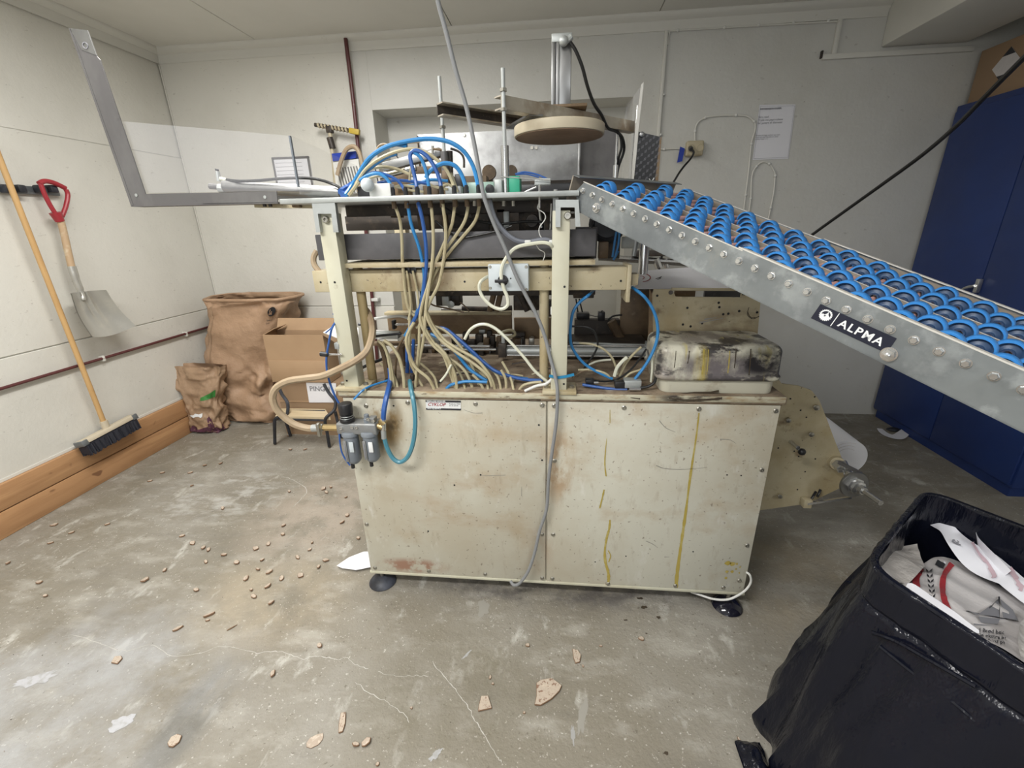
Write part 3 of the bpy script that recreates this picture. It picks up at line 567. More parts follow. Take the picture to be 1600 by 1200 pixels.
# step stool
t = thing('step_stool', (-1.78, 2.6, 0), 'small step stool with pale wooden tread and black tube frame', 'stool')
Ys = 2.55
tread = [P(430, 650, Z=.24), P(516, 652, Z=.24), P(508, 639, Z=.24), P(440, 638, Z=.24)]
MB().prism([p for p in tread], V(0, 0, -.02)).build('tread', 'stoolwood', t)
yy = tread[0].y-.01
MB().tube([P(430, 695, Z=0)+V(0, 0, .01), P(429, 665, Y=yy), P(430, 655, Y=yy), P(437, 651, Y=yy)], .011).build('leg', 'rubber', t)
MB().tube([P(515, 700, Z=0)+V(0, 0, .01), P(511, 675, Y=yy), P(508, 660, Y=yy), P(510, 652, Y=yy), P(522, 641, Y=yy+.05), P(524, 627, Y=yy+.08), P(514, 614, Y=yy+.1), P(506, 600, Y=yy+.12)], .011).build('leg', 'rubber', t)
MB().tube([P(441, 655, Y=yy), P(449, 645, Y=yy+.04), P(449, 629, Y=yy+.08), P(440, 615, Y=yy+.1), P(434, 600, Y=yy+.12)], .011).build('leg', 'rubber', t)
for x in (-1.97, -1.57): MB().tube([V(x, 2.74, .23), V(x, 2.77, .01)], .011).build('leg', 'rubber', t)
MB().tube([P(436, 655, Y=yy), P(509, 657, Y=yy)], .008).build('crossbar', 'rubber', t)
m = MB(); m.tube([P(449, 642, Y=yy+.12), P(508, 642, Y=yy+.12)], .008); m.build('crossbar', 'rubber', t)

# ================================================================== BLUE CABINET
t = thing('metal_cabinet', (2.7, 2.85, 0), 'tall dark blue metal cabinet against the right wall', 'cabinet')
MB().box(2.445, 2.93, 2.29, 3.40, .06, 2.085, .004).build('body', 'blue_cab', t)
MB().box(2.46, 2.92, 2.31, 3.38, 0, .06).build('plinth', 'blue_cab', t)
MB().box(2.43, 2.446, 2.30, 2.838, .075, 2.05, .004).build('door', 'blue_cab', t)
dd = MB().box(2.43, 2.446, 2.843, 3.385, .075, 2.05, .004).build('door', 'blue_cab', t)
hp = P(1530, 452, X=2.43)
m = MB(); m.box(2.405, 2.43, hp.y-.012, hp.y+.012, hp.z-.02, hp.z+.06, .005); m.tube([V(2.40, hp.y, hp.z+.02), V(2.395, hp.y+.05, hp.z), V(2.40, hp.y+.10, hp.z-.05)], .009, n=8); m.build('handle', 'steel', dd)
for z in (.35, 1.75):
    m = MB(); m.cyl(V(2.43, 2.298, z), V(2.43, 2.298, z+.08), .007); m.build('hinge', 'blue_cab', t)
# carton on top
t = thing('cardboard_carton', (2.7, 3.0, 2.09), 'brown carton with diamond hazard marks lying on top of the blue cabinet', 'carton')
MB().box(2.47, 2.88, 2.75, 3.37, 2.087, 2.36, .004).build('box', 'cartond', t)
cz, cy2 = 2.235, 3.17
m = MB(); m.prism([V(2.468, cy2-.085, cz), V(2.468, cy2, cz+.085), V(2.468, cy2+.085, cz), V(2.468, cy2, cz-.085)], V(.001, 0, 0)); m.build('hazard_diamond', 'paper2', t, smooth=False)
for s_ in (-1, 1): m = MB(); m.prism([V(2.4665, cy2-.038, cz+s_*.047), V(2.4665, cy2, cz+s_*.085), V(2.4665, cy2+.038, cz+s_*.047)], V(.001, 0, 0)); m.build('diamond_corner', 'ink', t, smooth=False)
m = MB(); m.prism([V(2.467, 2.80, 2.22), V(2.467, 2.80, 2.35), V(2.467, 2.98, 2.35), V(2.467, 3.0, 2.22)], V(.001, 0, 0)); m.build('shipping_label', 'paper', t, smooth=False)
m = MB(); m.prism([V(2.4655, 2.955, 2.255), V(2.4655, 2.97, 2.27), V(2.4655, 2.985, 2.255), V(2.4655, 2.97, 2.24)], V(.001, 0, 0)); m.build('label_mark', 'ink', t, smooth=False)
m = MB(); m.grid(lambda u, v: V(2.60+.35*u+.01*nz((u*3, v*3, 0), 2, 1), 2.80+.5*v, 2.372+.022*nz((u, v, 0), 4, 2)+.03*u), 16, 16)
tag(m.build('crumpled_plastic', 'paper3', org=(2.72, 3.0, 2.362)), 'crumpled pale plastic wrap on the carton on top of the blue cabinet', 'plastic wrap')
# sagging cable
m = MB(); m.tube([P(1900, -330, Y=.95), P(1760, -90, Y=1.25), P(1680, 5, Y=1.42), P(1640, 52, Y=1.5), P(1600, 90, Y=1.6), P(1540, 150, Y=1.75), P(1495, 196, Y=1.9), P(1440, 243, Y=2.1), P(1380, 287, Y=2.3), P(1320, 330, Y=2.5), P(1262, 372, Y=2.65), P(1200, 420, Y=2.8), P(1100, 500, Y=3.0), V(1.05, 3.2, .5), V(1.0, 3.35, .02)], .0075)
tag(m.build('black_cable', 'blackcab'), 'black cable sagging across from the upper right to behind the roller conveyor', 'cable')
# torn strip by the cabinet
m = MB(); pl = [P(x, y, Z=z) for x, y, z in ((1374, 670, .005), (1381, 677, .004), (1392, 682, .004), (1403, 683, .005), (1413, 676, .012), (1416, 671, .02))]
q = smoothpts(pl); ribbon(m, q, [.03+.04*math.sin(i/len(q)*3) for i in range(len(q))], V(0, 0, 1), .003)
tag(m.build('paper_strip', 'paper', ang=80), 'curled white paper strip on the floor at the foot of the blue cabinet', 'paper')
m = MB(); c = P(1396, 671, Z=.01); m.ball(c, .045, sq=(1, .6, .3)); tag(m.build('black_rag', 'rubber'), 'crumpled black scrap on the floor against the blue cabinet base', 'rag')

# ================================================================== PACKING MACHINE
Yc = 1.42
mach = thing('packing_machine', (0, 1.8, 0), 'large cream coloured packing machine on a two panel cabinet in the middle of the room', 'machine')
CX0, CX1, CZ0, CZ1, CY1 = -.778, .742, .078, .905, 2.22
# ---- base cabinet
cab = MB().box(CX0+.004, CX1-.004, Yc+.006, CY1, CZ0+.004, CZ1-.03).build('base_cabinet', 'panel', mach)
seamx = P(854, 760, Y=Yc).x
def rpanel(x0, x1):
    return MB().box(x0, x1, Yc-.004, Yc+.006, CZ0+.004, .874, .003, 2).build('front_panel', 'panel', mach)
pnl = rpanel(CX0+.004, seamx-.003); pnr = rpanel(seamx+.003, CX1-.006)
deck = MB().box(CX0-.004, CX1+.008, Yc-.008, CY1+.01, CZ1-.028, CZ1, .004).build('deck_plate', 'dirtytop', mach)
MB().box(CX0-.006, CX1+.002, Yc-.012, Yc-.006, CZ1-.020, CZ1+.001, .002).build('deck_edge', 'lip', deck)
MB().box(CX0+.002, CX1-.002, Yc-.002, Yc+.004, .874, CZ1-.020).build('deck_gap', 'brown', deck)
MB().box(CX0, CX1, Yc-.006, Yc+.03, CZ0-.006, CZ0+.006, .002).build('bottom_rail', 'post', mach)
# screws on the panels
ms = MB(); ms.lathe(V(0, 0, 0), V(0, -1, 0), [(.0085, 0), (.0085, .0015), (.006, .0035), (.006, .0055), (.0028, .0055), (.0026, .003)], 12); sme = mesh_of(ms, 'screw', 'screw')
def screw(x, y, par=None, Y=Yc-.004, s=1): p = P(x, y, Y=Y); inst('screw', sme, par or mach, Matrix.Translation(p) @ Matrix.Scale(s, 4))
for (x, y) in ((572, 634), (637, 629), (743, 631), (847, 633), (573, 819), (847, 835), (586, 887), (670, 892), (758, 897), (847, 903)): screw(x, y, pnl)
for (x, y) in ((866, 634), (975, 637), (1092, 639), (1212, 642), (866, 720), (864, 835), (863, 904), (1190, 734), (1167, 852), (1130, 918), (1155, 907), (950, 912), (1055, 915)): screw(x, y, pnr)
mh = MB(); mh.lathe(V(0, 0, 0), V(0, -1, 0), [(.0042, 0), (.0042, .0006)], 8); hme = mesh_of(mh, 'hole', 'black')
def hole(x, y, par, Y, s=1): inst('drilled_hole', hme, par, Matrix.Translation(P(x, y, Y=Y)) @ Matrix.Scale(s, 4))
for (x, y) in ((651, 659), (615, 634), (842, 664), (847, 719), (751, 742), (710, 758), (669, 830), (650, 659)): hole(x, y, pnl, Yc-.0042, .9)
for (x, y) in ((1136, 742), (1083, 862), (930, 878), (978, 869), (1158, 743)): hole(x, y, pnr, Yc-.0042, .7)
# grease runs (marks with a shape of their own)
ny = V(0, -1, 0)
def run(pl, wd, mname, par, Y=Yc-.004, lift=.0012):
    m = MB(); q = smoothpts([P(x, y, Y=Y) for x, y in pl]); n = len(q)
    ws = [(wd[0]+(wd[1]-wd[0])*i/(n-1))*random.uniform(.75, 1.25) for i in range(n)]; ribbon(m, q, ws, ny, lift); return m.build('grease_run', mname, par)
run([(1092, 645), (1088, 680), (1082, 720), (1077, 755), (1072, 795), (1067, 830), (1062, 865), (1058, 895), (1056, 918)], (.004, .015), 'oil', pnr)
run([(953, 640), (953, 661)], (.002, .002), 'oil', pnr); run([(948, 685), (946, 705), (945, 725), (947, 744)], (.002, .006), 'oil', pnr)
run([(944, 765), (941, 778), (937, 794)], (.006, .005), 'oil', pnr)
run([(953, 812), (952, 825), (948, 840), (945, 860), (946, 878), (950, 893), (951, 905), (949, 914)], (.007, .012), 'oil', pnr)
run([(950, 860), (954, 868), (951, 878)], (.004, .004), 'oil', pnr)
for (x, y, r) in ((1137, 880, .012), (1145, 881, .011), (1151, 881, .006), (1136, 893, .007), (1144, 893, .007), (1134, 903, .006), (1150, 889, .004), (1155, 895, .004), (1156, 886, .004), (1131, 919, .006)):
    m = MB(); c = P(x, y, Y=Yc-.0048); m.bm.faces.new([m.bm.verts.new(c+V(math.cos(a)*r*random.uniform(.7, 1.1), -.0006, -math.sin(a)*r*random.uniform(.7, 1.2))) for a in [-k*.7 for k in range(9)]]); m.build('grease_spot', 'oil', pnr, smooth=False)
for pl in ([(1030, 657), (1040, 668), (1055, 675)], [(1025, 727), (1040, 732), (1070, 733), (1105, 730)], [(1009, 845), (1020, 850), (1028, 856)], [(1125, 686), (1140, 687), (1150, 693)], [(1038, 870), (1046, 870)]):
    run(pl, (.0035, .001), 'scuff', pnr)
for pl in ([(725, 640), (740, 645), (754, 645)], [(752, 742), (765, 743), (790, 742)], [(815, 760), (815, 775)]):
    run(pl, (.001, .003), 'scuff', pnl)
for pl, ww in (([(1045, 622), (1075, 625), (1110, 624), (1128, 622)], .008), ([(825, 625), (835, 624), (845, 625)], .005), ([(985, 621), (1000, 623)], .004)): run(pl, (ww*.5, ww), 'grime', deck, Yc-.013)
# sticker
a, b, c, d = [P(x, y, Y=Yc-.005) for x, y in ((665, 625), (720, 626), (720, 641), (666, 640))]
stk = MB(); stk.prism([a, b, c, d], V(0, -.0008, 0)); stk = stk.build('sticker', 'whitep', mach, smooth=False)
m = MB(); m.prism([a, b, a.lerp(d, .2)+(b-a), a.lerp(d, .2)], V(0, -.0014, 0)); m.prism([a.lerp(d, .82), a.lerp(d, .82)+(b-a), c, d], V(0, -.0014, 0)); m.build('sticker_band', 'ink', stk, smooth=False)
m = MB(); sz = (b-a).length
put2d(m, text_mesh('CYKLOP', .017, shear=.35, bold=.0003), lambda x, y: V(a.x+.006+x, Yc-.0068, a.z-.0215+y)); m.build('sticker_lettering', 'red', stk, smooth=False)
m = MB(); put2d(m, text_mesh('Postboks 7000\n23 15 20 50', .0068), lambda x, y: V(a.x+sz*.66+x, Yc-.0068, a.z-.0145+y)); m.build('sticker_small_print', 'ink', stk, smooth=False)
m = MB(); put2d(m, text_mesh('EMBALLASJE MASKINER', .0066, bold=.0002), lambda x, y: V(a.x+.004+x, Yc-.0072, a.z-.0055+y)); m.build('sticker_band_print', 'whitep', stk, smooth=False); m = MB(); put2d(m, text_mesh('SALG og SERVICE', .0066, bold=.0002), lambda x, y: V(a.x+.004+x, Yc-.0072, a.z-.0335+y)); m.build('sticker_band_print', 'whitep', stk, smooth=False)
# feet
for (fx, fy, mm) in ((-.742, 1.445, 'rubber'), (.69, 1.43, 'shiny'), (-.742, 2.15, 'rubber'), (.69, 2.15, 'rubber')):
    m = MB(); m.lathe(V(fx, fy, 0), V(0, 0, 1), [(.056, 0), (.058, .004), (.05, .016), (.032, .028), (.016, .034), (.012, .036)], 24); ft = m.build('foot', mm, mach)
    MB().cyl(V(fx, fy, .03), V(fx, fy, CZ0+.005), .008).build('threaded_stem', 'screw', ft)
# white wire at the right foot
m = MB(); m.tube([P(1166, 894, Y=1.41), P(1172, 899, Y=1.40), P(1173, 910, Y=1.40), P(1165, 922, Y=1.395), P(1150, 932, Y=1.39), P(1135, 937, Y=1.39), P(1115, 936, Y=1.40), P(1095, 930, Y=1.42), P(1080, 925, Y=1.45)], .0042); m.build('white_wire', 'white', mach)

# ---- posts and table frame
TZ0, TZ1 = 1.528, 1.543
postL = MB().box(-.762, -.708, 1.42, 1.476, .915, 1.50, .003).build('post', 'post', mach)
postR = MB().box(-.020, .034, 1.42, 1.476, .915, 1.49, .003).build('post', 'post', mach)
for (x, y, pp) in ((542, 595, postL), (523, 441, postL), (882, 448, postR), (881, 600, postR)): hole(x, y, pp, 1.4195, .9)
for x in (-.735, .007):
    m = MB(); m.box(x-.055, x+.06, 1.40, 1.50, .905, .917, .002); bp_ = m.build('base_flange', 'cream', mach)
    for dx in (-.042, .045): m = MB(); m.lathe(V(x+dx, 1.44, .917), V(0, 0, 1), [(.009, 0), (.009, .008), (.006, .01)], 6); m.build('hex_bolt', 'screw', bp_)
for x in (-.735, .007):
    MB().box(x-.027, x+.027, 2.10, 2.16, .905, 1.50, .003).build('post', 'cream', mach)
MB().box(P(436, 312, Y=1.40).x, .058, 1.40, 1.72, TZ0, TZ1, .002).build('table_plate', 'plate', mach)
# clamp blocks with a slot round the post heads
for poly, q in (([(487, 317), (523, 317), (529, 363), (521, 363), (517.5, 334), (496.5, 334), (500.5, 363), (494, 363)], (507, 343)), ([(868, 312), (904, 312), (907, 354), (899, 354), (898, 324), (876, 324), (875.5, 355), (868, 355)], (887, 337))):
    m = MB(); m.prism([P(x, y, Y=1.402) for x, y in poly], V(0, .017, 0)); cl = m.build('clamp_block', 'plate', mach)
    e = P(*q, Y=1.402).x; MB().box(e-.045, e-.028, 1.478, 1.50, 1.42, TZ0).build('clamp_back', 'plate', cl)
    q = P(*q, Y=1.405); m = MB(); m.lathe(q+V(0, .014, 0), V(0, -1, 0), [(.011, 0), (.011, .008), (.009, .012), (.005, .012), (.005, .006)], 14); m.build('cap_screw', 'screw', cl)
# anthracite tray, shelf and beam
q0, q1 = P(492, 362, Y=1.49), P(932, 356, Y=1.49)
MB().box(q0.x, q1.x, 1.485, 1.50, 1.352, 1.435, .002).build('tray_wall', 'anth', mach)
MB().box(q0.x, q1.x, 1.50, 1.90, 1.352, 1.36, .002).build('tray_floor', 'anth', mach)
m = MB(); m.beam(P(797, 351, Y=1.484), P(830, 354, Y=1.484), .001, .001); m.bm.free()
MB().box(-.72, P(930, 409, Y=1.455).x, 1.45, 1.62, 1.328, 1.343, .002).build('shelf_plate', 'cream', mach)
bm_l = P(487, 425, Y=1.48); bm_r = P(986, 425, Y=1.48)
MB().box(bm_l.x, bm_r.x-.012, 1.48, 1.56, 1.245, 1.318, .003).build('cross_beam', 'cream', mach)
MB().box(bm_r.x-.012, bm_r.x+.002, 1.475, 1.60, 1.205, 1.325, .003).build('end_bracket', 'cream', mach)
for (x, y) in ((501, 441), (726, 440), (970, 439)): hole(x, y, mach, 1.4795, .9)
for x in (635, 645):
    c = P(x, 422, Y=1.478); m = MB(); m.lathe(c, V(0, -1, 0), [(.012, -.002), (.013, .003), (.008, .004), (.008, 0)], 14); m.build('grommet', 'black', mach)
for (xa, r) in ((-.693, .0165), (-.046, .0165)):
    m = MB(); m.tube([V(xa, 1.51, 1.33), V(xa, 1.51, 1.1), V(xa, 1.51, .905)], r, n=14); m.build('support_rod', 'rustpole' if xa < -.5 else 'cream', mach)

# switch box
c0, c1 = P(762, 413, Y=1.43), P(826, 455, Y=1.43)
sb = MB().box(c0.x, c1.x, 1.43, 1.49, c1.z, c0.z, .004).build('switch_box', 'boxw', mach)
m = MB(); kc = P(786, 438, Y=1.43); m.lathe(kc, V(0, -1, 0), [(.017, 0), (.017, .006), (.011, .009), (.010, .018)], 18); m.box(kc.x-.024, kc.x+.016, 1.405, 1.413, kc.z-.005, kc.z+.005, .002); m.build('rotary_knob', 'black', sb)
for (x, y) in ((765.5, 417), (822, 417), (766, 450), (822, 452)): screw(x, y, sb, 1.43, .55)
hole(798, 435, sb, 1.4295, .6)

# ---- dark mechanism under the table and behind
def blk(x0, y0, x1, y1, Y, d, m_='gunk', name='mechanism_block', bev=.003):
    a, b = P(x0, y0, Y=Y), P(x1, y1, Y=Y); return MB().box(a.x, b.x, Y, Y+d, b.z, a.z, bev).build(name, m_, mach)
def rod(pts, Y, r, m_='gunk', name='linkage_rod', n=10):
    return MB().tube([P(*p[:2], Y=(p[2] if len(p) > 2 else Y)) for p in pts], r, n=n).build(name, m_, mach)
blk(538, 318, 900, 330, 1.60, .03, 'gunk', 'frame_rail'); blk(538, 338, 760, 356, 1.85, .05, 'gunk', 'frame_rail')
blk(690, 322, 870, 362, 2.02, .03, 'gunk', 'rear_plate'); blk(542, 322, 640, 338, 2.10, .02, 'cream', 'frame_rail')
blk(650, 322, 672, 360, 1.66, .04, 'brown', 'bearing_block'); blk(735, 322, 765, 366, 1.62, .06, 'gunk'); blk(775, 326, 790, 360, 1.60, .02, 'gunk')
blk(786, 330, 796, 356, 1.57, .02, 'plate'); blk(810, 326, 850, 360, 1.66, .08); blk(690, 335, 700, 362, 1.55, .02, 'brown'); blk(608, 322, 625, 340, 1.70, .05, 'brown')
m = MB(); c = P(832, 345, Y=1.62); m.lathe(c, V(0, -1, 0), [(.035, -.02), (.038, 0), (.038, .01), (.022, .016), (.020, .03)], 20); m.build('drive_wheel', 'gunk', mach)
rod([(862, 318), (860, 362)], 1.56, .005, 'steel'); rod([(842, 322), (846, 356)], 1.54, .004, 'steel')
for (x, w_) in ((787, .006), (802, .006), (712, .008), (742, .007)): rod([(x, 314), (x, 322)], 1.45, w_, 'screw', 'bolt')
rod([(690, 322), (715, 336), (745, 345), (780, 350), (820, 346), (850, 347)], 1.52, .004, 'blackcab', 'black_cable')
rod([(680, 345), (700, 362), (720, 371), (745, 368), (780, 360), (800, 353)], 1.475, .0035, 'blackcab', 'black_cable')
rod([(842, 318), (840, 326), (850, 333), (852, 342), (843, 355), (843, 366), (848, 374)], 1.46, .0016, 'white', 'thin_wire'); rod([(838, 383), (843, 390), (850, 394), (851, 400), (848, 408)], 1.46, .0014, 'white', 'thin_wire')
# right of the post: valves and bar
blk(900, 355, 932, 404, 1.58, .05, 'anth', 'motor_box'); blk(952, 355, 968, 404, 1.75, .05, 'gunk'); blk(936, 378, 950, 404, 1.62, .04, 'brown'); blk(972, 370, 1000, 388, 1.85, .03, 'plate', 'latch_plate')
m = MB(); c = P(950, 350, Y=1.66); m.lathe(c+V(0, .03, 0), V(0, -1, 0), [(.065, 0), (.066, .02), (.05, .024), (.045, .01)], 26); m.build('black_pulley', 'black', mach)
for k, pl in enumerate(([(963, 362), (960, 380), (957, 402)], [(968, 362), (966, 382), (961, 402)], [(966, 392), (962, 400), (958, 406)])): rod(pl, 1.60+.01*k, .004, 'blueh', 'blue_hose')
rod([(1008, 372), (1004, 428)], 1.62, .017, 'steel', 'guide_column', 16); rod([(995, 372), (990, 400)], 1.66, .008, 'plate', 'guide_column')
rod([(935, 402), (1075, 411)], 2.3, .016, 'steel', 'rear_rail'); blk(990, 392, 1060, 400, 2.25, .05, 'gunk', 'rear_plate')
rod([(1025, 404), (1030, 418)], 2.3, .02, 'steel', 'rear_roller'); rod([(1040, 404), (1042, 418)], 2.3, .012, 'steel', 'rear_roller')
blk(938, 352, 946, 385, 1.72, .02, 'gunk', 'latch'); rod([(925, 345), (925, 356)], 1.55, .003, 'blackcab', 'black_cable')
blk(985, 428, 997, 446, 1.50, .05, 'cream', 'end_cap')
# level between beam and deck
blk(612, 450, 640, 456, 1.62, .2, 'gunk', 'frame_rail'); blk(655, 455, 930, 461, 1.66, .10, 'gunk', 'frame_rail')
blk(680, 458, 718, 478, 1.70, .07, 'gunk', 'bearing_block'); blk(690, 463, 702, 478, 1.66, .03, 'plate', 'bearing_block')
m = MB(); c = P(705, 475, Y=1.65); m.lathe(c, V(0, -1, 0), [(.014, 0), (.014, .012), (.009, .013)], 16); m.build('bearing_boss', 'plate', mach)
rod([(722, 482), (770, 483), (800, 481)], 1.95, .011, 'gunk', 'cross_shaft'); rod([(690, 484), (800, 486)], 2.0, .010, 'steel', 'cross_shaft')
for (x, x2) in ((772, 765), (782, 776), (812, 824), (822, 836)): rod([(x, 458), (x2, 486)], 1.80, .012, 'brown' if x < 800 else 'gunk', 'link_arm')
blk(802, 462, 842, 485, 1.90, .04); blk(896, 455, 928, 466, 1.68, .06, 'gunk'); blk(846, 470, 870, 495, 1.95, .05)
rod([(672, 474), (680, 478), (700, 482), (725, 488)], 1.6, .003, 'brown', 'spring_wire'); rod([(719, 472), (728, 480), (733, 487)], 1.6, .0025, 'brown', 'spring_wire')
bpz = P(700, 491, Y=1.98)
m = MB(); a, b = P(604, 491, Y=1.98), P(800, 519, Y=1.98); MB().box(a.x, b.x, 1.98, 2.00, b.z-.01, a.z, .002).build('back_board', 'brownplate', mach)
MB().box(a.x, b.x, 1.95, 2.00, a.z, a.z+.014, .003).build('board_rim', 'cream', mach)
a, b = P(803, 497, Y=2.02), P(868, 520, Y=2.02); MB().box(a.x, b.x, 2.02, 2.04, b.z-.03, a.z, .002).build('back_board', 'brownplate', mach)
rod([(580, 499), (600, 496), (625, 494), (640, 498)], 1.8, .006, 'white', 'white_bent_bar')
m = MB(); a, b = P(611, 501, Y=1.80), P(617, 515, Y=1.80); MB().box(a.x, b.x, 1.80, 1.83, b.z, a.z, .003).build('stop_block', 'black', mach)
rod([(617, 507), (640, 507)], 1.81, .005, 'steel', 'pin'); rod([(560, 507), (585, 508)], 1.75, .006, 'black', 'pin')
m = MB(); m.prism([P(505, 519, Z=1.02), P(527, 505, Z=1.02), P(560, 512, Z=1.02), P(560, 540, Z=1.02)], V(0, 0, -.004)); m.build('white_guide_sheet', 'white', mach)
m = MB(); m.prism([P(583, 515, Z=1.02), P(620, 518, Z=1.02), P(628, 524, Z=1.02), P(590, 530, Z=1.02)], V(0, 0, -.004)); m.build('white_guide_sheet', 'paper2', mach)
blk(572, 520, 622, 530, 1.72, .04, 'plate', 'guide_rail'); rod([(580, 526), (627, 521)], 1.6, .005, 'black', 'black_link')
rod([(565, 575), (580, 568), (600, 560)], 1.55, .006, 'black', 'black_link'); blk(580, 536, 655, 541, 1.85, .04, 'brown', 'frame_rail')
rod([(501, 553), (512, 554)], 1.40, .0085, 'black', 'lever_knob'); rod([(512, 554), (534, 554)], 1.41, .0035, 'steel', 'lever_rod'); blk(527, 538, 534, 575, 1.43, .03, 'screw', 'lever_bracket')
blk(521, 536, 532, 546, 1.42, .03, 'plate', 'lever_bracket')
# air cylinder lying across the deck
cyY = 1.80
rod([(789, 548), (1018, 549)], cyY, .0165, 'plate', 'air_cylinder', 18)
rod([(789, 540), (1015, 541)], cyY, .004, 'steel', 'tie_rod'); rod([(789, 555), (1015, 557)], cyY-.01, .004, 'steel', 'tie_rod')
blk(778, 538, 791, 559, cyY-.03, .06, 'gunk', 'cylinder_head'); blk(783, 524, 789, 538, cyY-.01, .02, 'plate', 'cylinder_port'); blk(1012, 538, 1022, 559, cyY-.03, .06, 'plate', 'cylinder_head')
rod([(640, 540), (765, 541)], cyY+.02, .006, 'steel', 'piston_rod'); rod([(690, 546), (775, 546)], cyY, .006, 'steel', 'piston_rod')
blk(660, 543, 770, 547, cyY+.03, .03, 'gunk', 'guide_rail')
random.seed(5)
for (x, y, w_, h_, Y, mm) in ((742, 523, 12, 9, 1.93, 'gunk'), (755, 530, 9, 8, 1.9, 'brown'), (765, 525, 8, 12, 1.92, 'gunk'), (730, 532, 12, 6, 1.9, 'gunk'), (748, 515, 10, 6, 1.96, 'plate'), (775, 527, 8, 8, 1.9, 'brown'), (800, 520, 20, 6, 1.97, 'gunk'), (722, 520, 9, 6, 1.95, 'gunk'), (760, 517, 8, 7, 1.96, 'gunk'), (800, 530, 14, 6, 1.93, 'brown'),
                            (600, 592, 6, 8, 1.5, 'black'), (684, 596, 5, 5, 1.5, 'black'), (798, 594, 5, 9, 1.52, 'white'), (620, 541, 10, 6, 1.7, 'brown'), (640, 586, 6, 6, 1.52, 'gunk'), (745, 545, 10, 8, 1.88, 'gunk')):
    a_, c_ = P(x, y, Y=Y), P(x+w_, y+h_, Y=Y)
    MB().box(a_.x, c_.x, Y, Y+.035, min(c_.z, .905) if y > 515 else c_.z, a_.z, .004).build('mechanism_block', mm, mach)
m = MB(); m.prism([P(802, 522, Y=1.9), P(805, 517, Y=1.9), P(812, 515, Y=1.9), P(804, 524, Y=1.9)], V(0, .02, 0)); m.bm.free()
rod([(778, 521), (795, 516), (803, 518), (804, 524), (790, 528)], 1.86, .006, 'beigeh', 'bent_hose')
# right bay between post and side plate
a, b = P(972, 452, Y=2.0), P(1022, 540, Y=2.0); MB().box(a.x, b.x, 2.0, 2.02, .905, a.z, .002).build('bay_back_plate', 'brown', mach)
MB().box(P(898, 500, Y=2.0).x, a.x, 2.0, 2.05, .905, P(900, 500, Y=2.0).z, .003).build('bay_sill', 'gunk', mach)
MB().box(.03, .38, 1.83, 2.0, .905, .975, .006).build('bay_trough', 'gunk', mach)
blk(901, 490, 921, 499, 1.98, .05, 'black', 'sensor'); blk(935, 488, 945, 502, 1.96, .04, 'black', 'sensor'); rod([(939, 490), (941, 485)], 1.97, .003, 'black', 'screw_pin'); rod([(921, 492), (935, 495)], 1.98, .003, 'steel', 'sensor_rod')
rod([(950, 500), (958, 494), (972, 492)], 1.97, .004, 'blackcab', 'black_cable'); rod([(905, 467), (910, 488)], 1.8, .003, 'blackcab', 'black_cable'); rod([(900, 467), (903, 488)], 1.8, .003, 'blackcab', 'black_cable')
rod([(955, 502), (975, 538)], 1.95, .02, 'brown', 'diagonal_strut', 8)
rod([(895, 536), (1010, 540)], 1.82, .006, 'plate', 'tie_rod')
# bright tubes and cables in the right bay
def hose(pts, m_, r=.0045, Y=1.45, name='air_hose', label=None, dY=0):
    n = len(pts); pp = [P(p[0], p[1], Y=(p[2] if len(p) > 2 else Y+dY*i/(n-1))) for i, p in enumerate(pts)]
    return MB().tube(pp, r, n=7, sub=4).build(name, m_, mach, label=label)
LB, LG = 'blue air hose', 'yellowed clear air hose'
hose([(988, 449, 1.52), (1003, 460), (1012, 470), (1020, 483), (1026, 500), (1028, 520), (1024, 540), (1015, 560), (1004, 577), (992, 592)], 'blueh', .0052, 1.47, label=LB)
hose([(930, 451, 1.6), (920, 461), (906, 472), (896, 486), (892, 505), (891, 525), (893, 540), (902, 556), (915, 570), (935, 582), (957, 592)], 'blueh', .0052, 1.50, label=LB)
hose([(893, 510), (915, 511), (928, 518), (934, 535), (930, 550), (918, 568), (908, 582)], 'blackcab', .0038, 1.55, 'black_cable')
hose([(905, 536), (925, 538), (942, 545), (955, 557), (962, 572), (965, 585)], 'beigeh', .0042, 1.55, label=LG)
hose([(903, 578), (925, 578), (945, 583), (954, 591)], 'beigeh', .0042, 1.5, label=LG); hose([(920, 570), (935, 564), (955, 562)], 'paleh', .004, 1.6)
hose([(960, 588), (964, 575), (972, 565), (980, 558)], 'paleh', .0065, 1.50); hose([(1002, 542), (990, 553), (978, 568), (968, 588)], 'beigeh', .0045, 1.52, label=LG)
hose([(1010, 545), (1000, 560), (985, 578), (965, 592), (945, 596), (920, 594)], 'blackcab', .0035, 1.5, 'black_cable'); hose([(975, 592), (985, 583), (1000, 578), (1010, 572)], 'beigeh', .004, 1.5, label=LG)
hose([(910, 601), (935, 605), (960, 608), (980, 608)], 'bluedk', .005, 1.46, label=LB); hose([(1000, 606), (1012, 604), (1022, 598), (1025, 588)], 'blackcab', .005, 1.45, 'black_cable')
hose([(1017, 597), (1019, 575), (1018, 555)], 'paleh', .004, 1.48, 'thin_tube'); hose([(895, 590), (910, 580), (925, 577)], 'brown', .004, 1.5)
hose([(970, 584), (975, 570), (980, 560)], 'beigeh', .004, 1.53, label=LG)
random.seed(11)
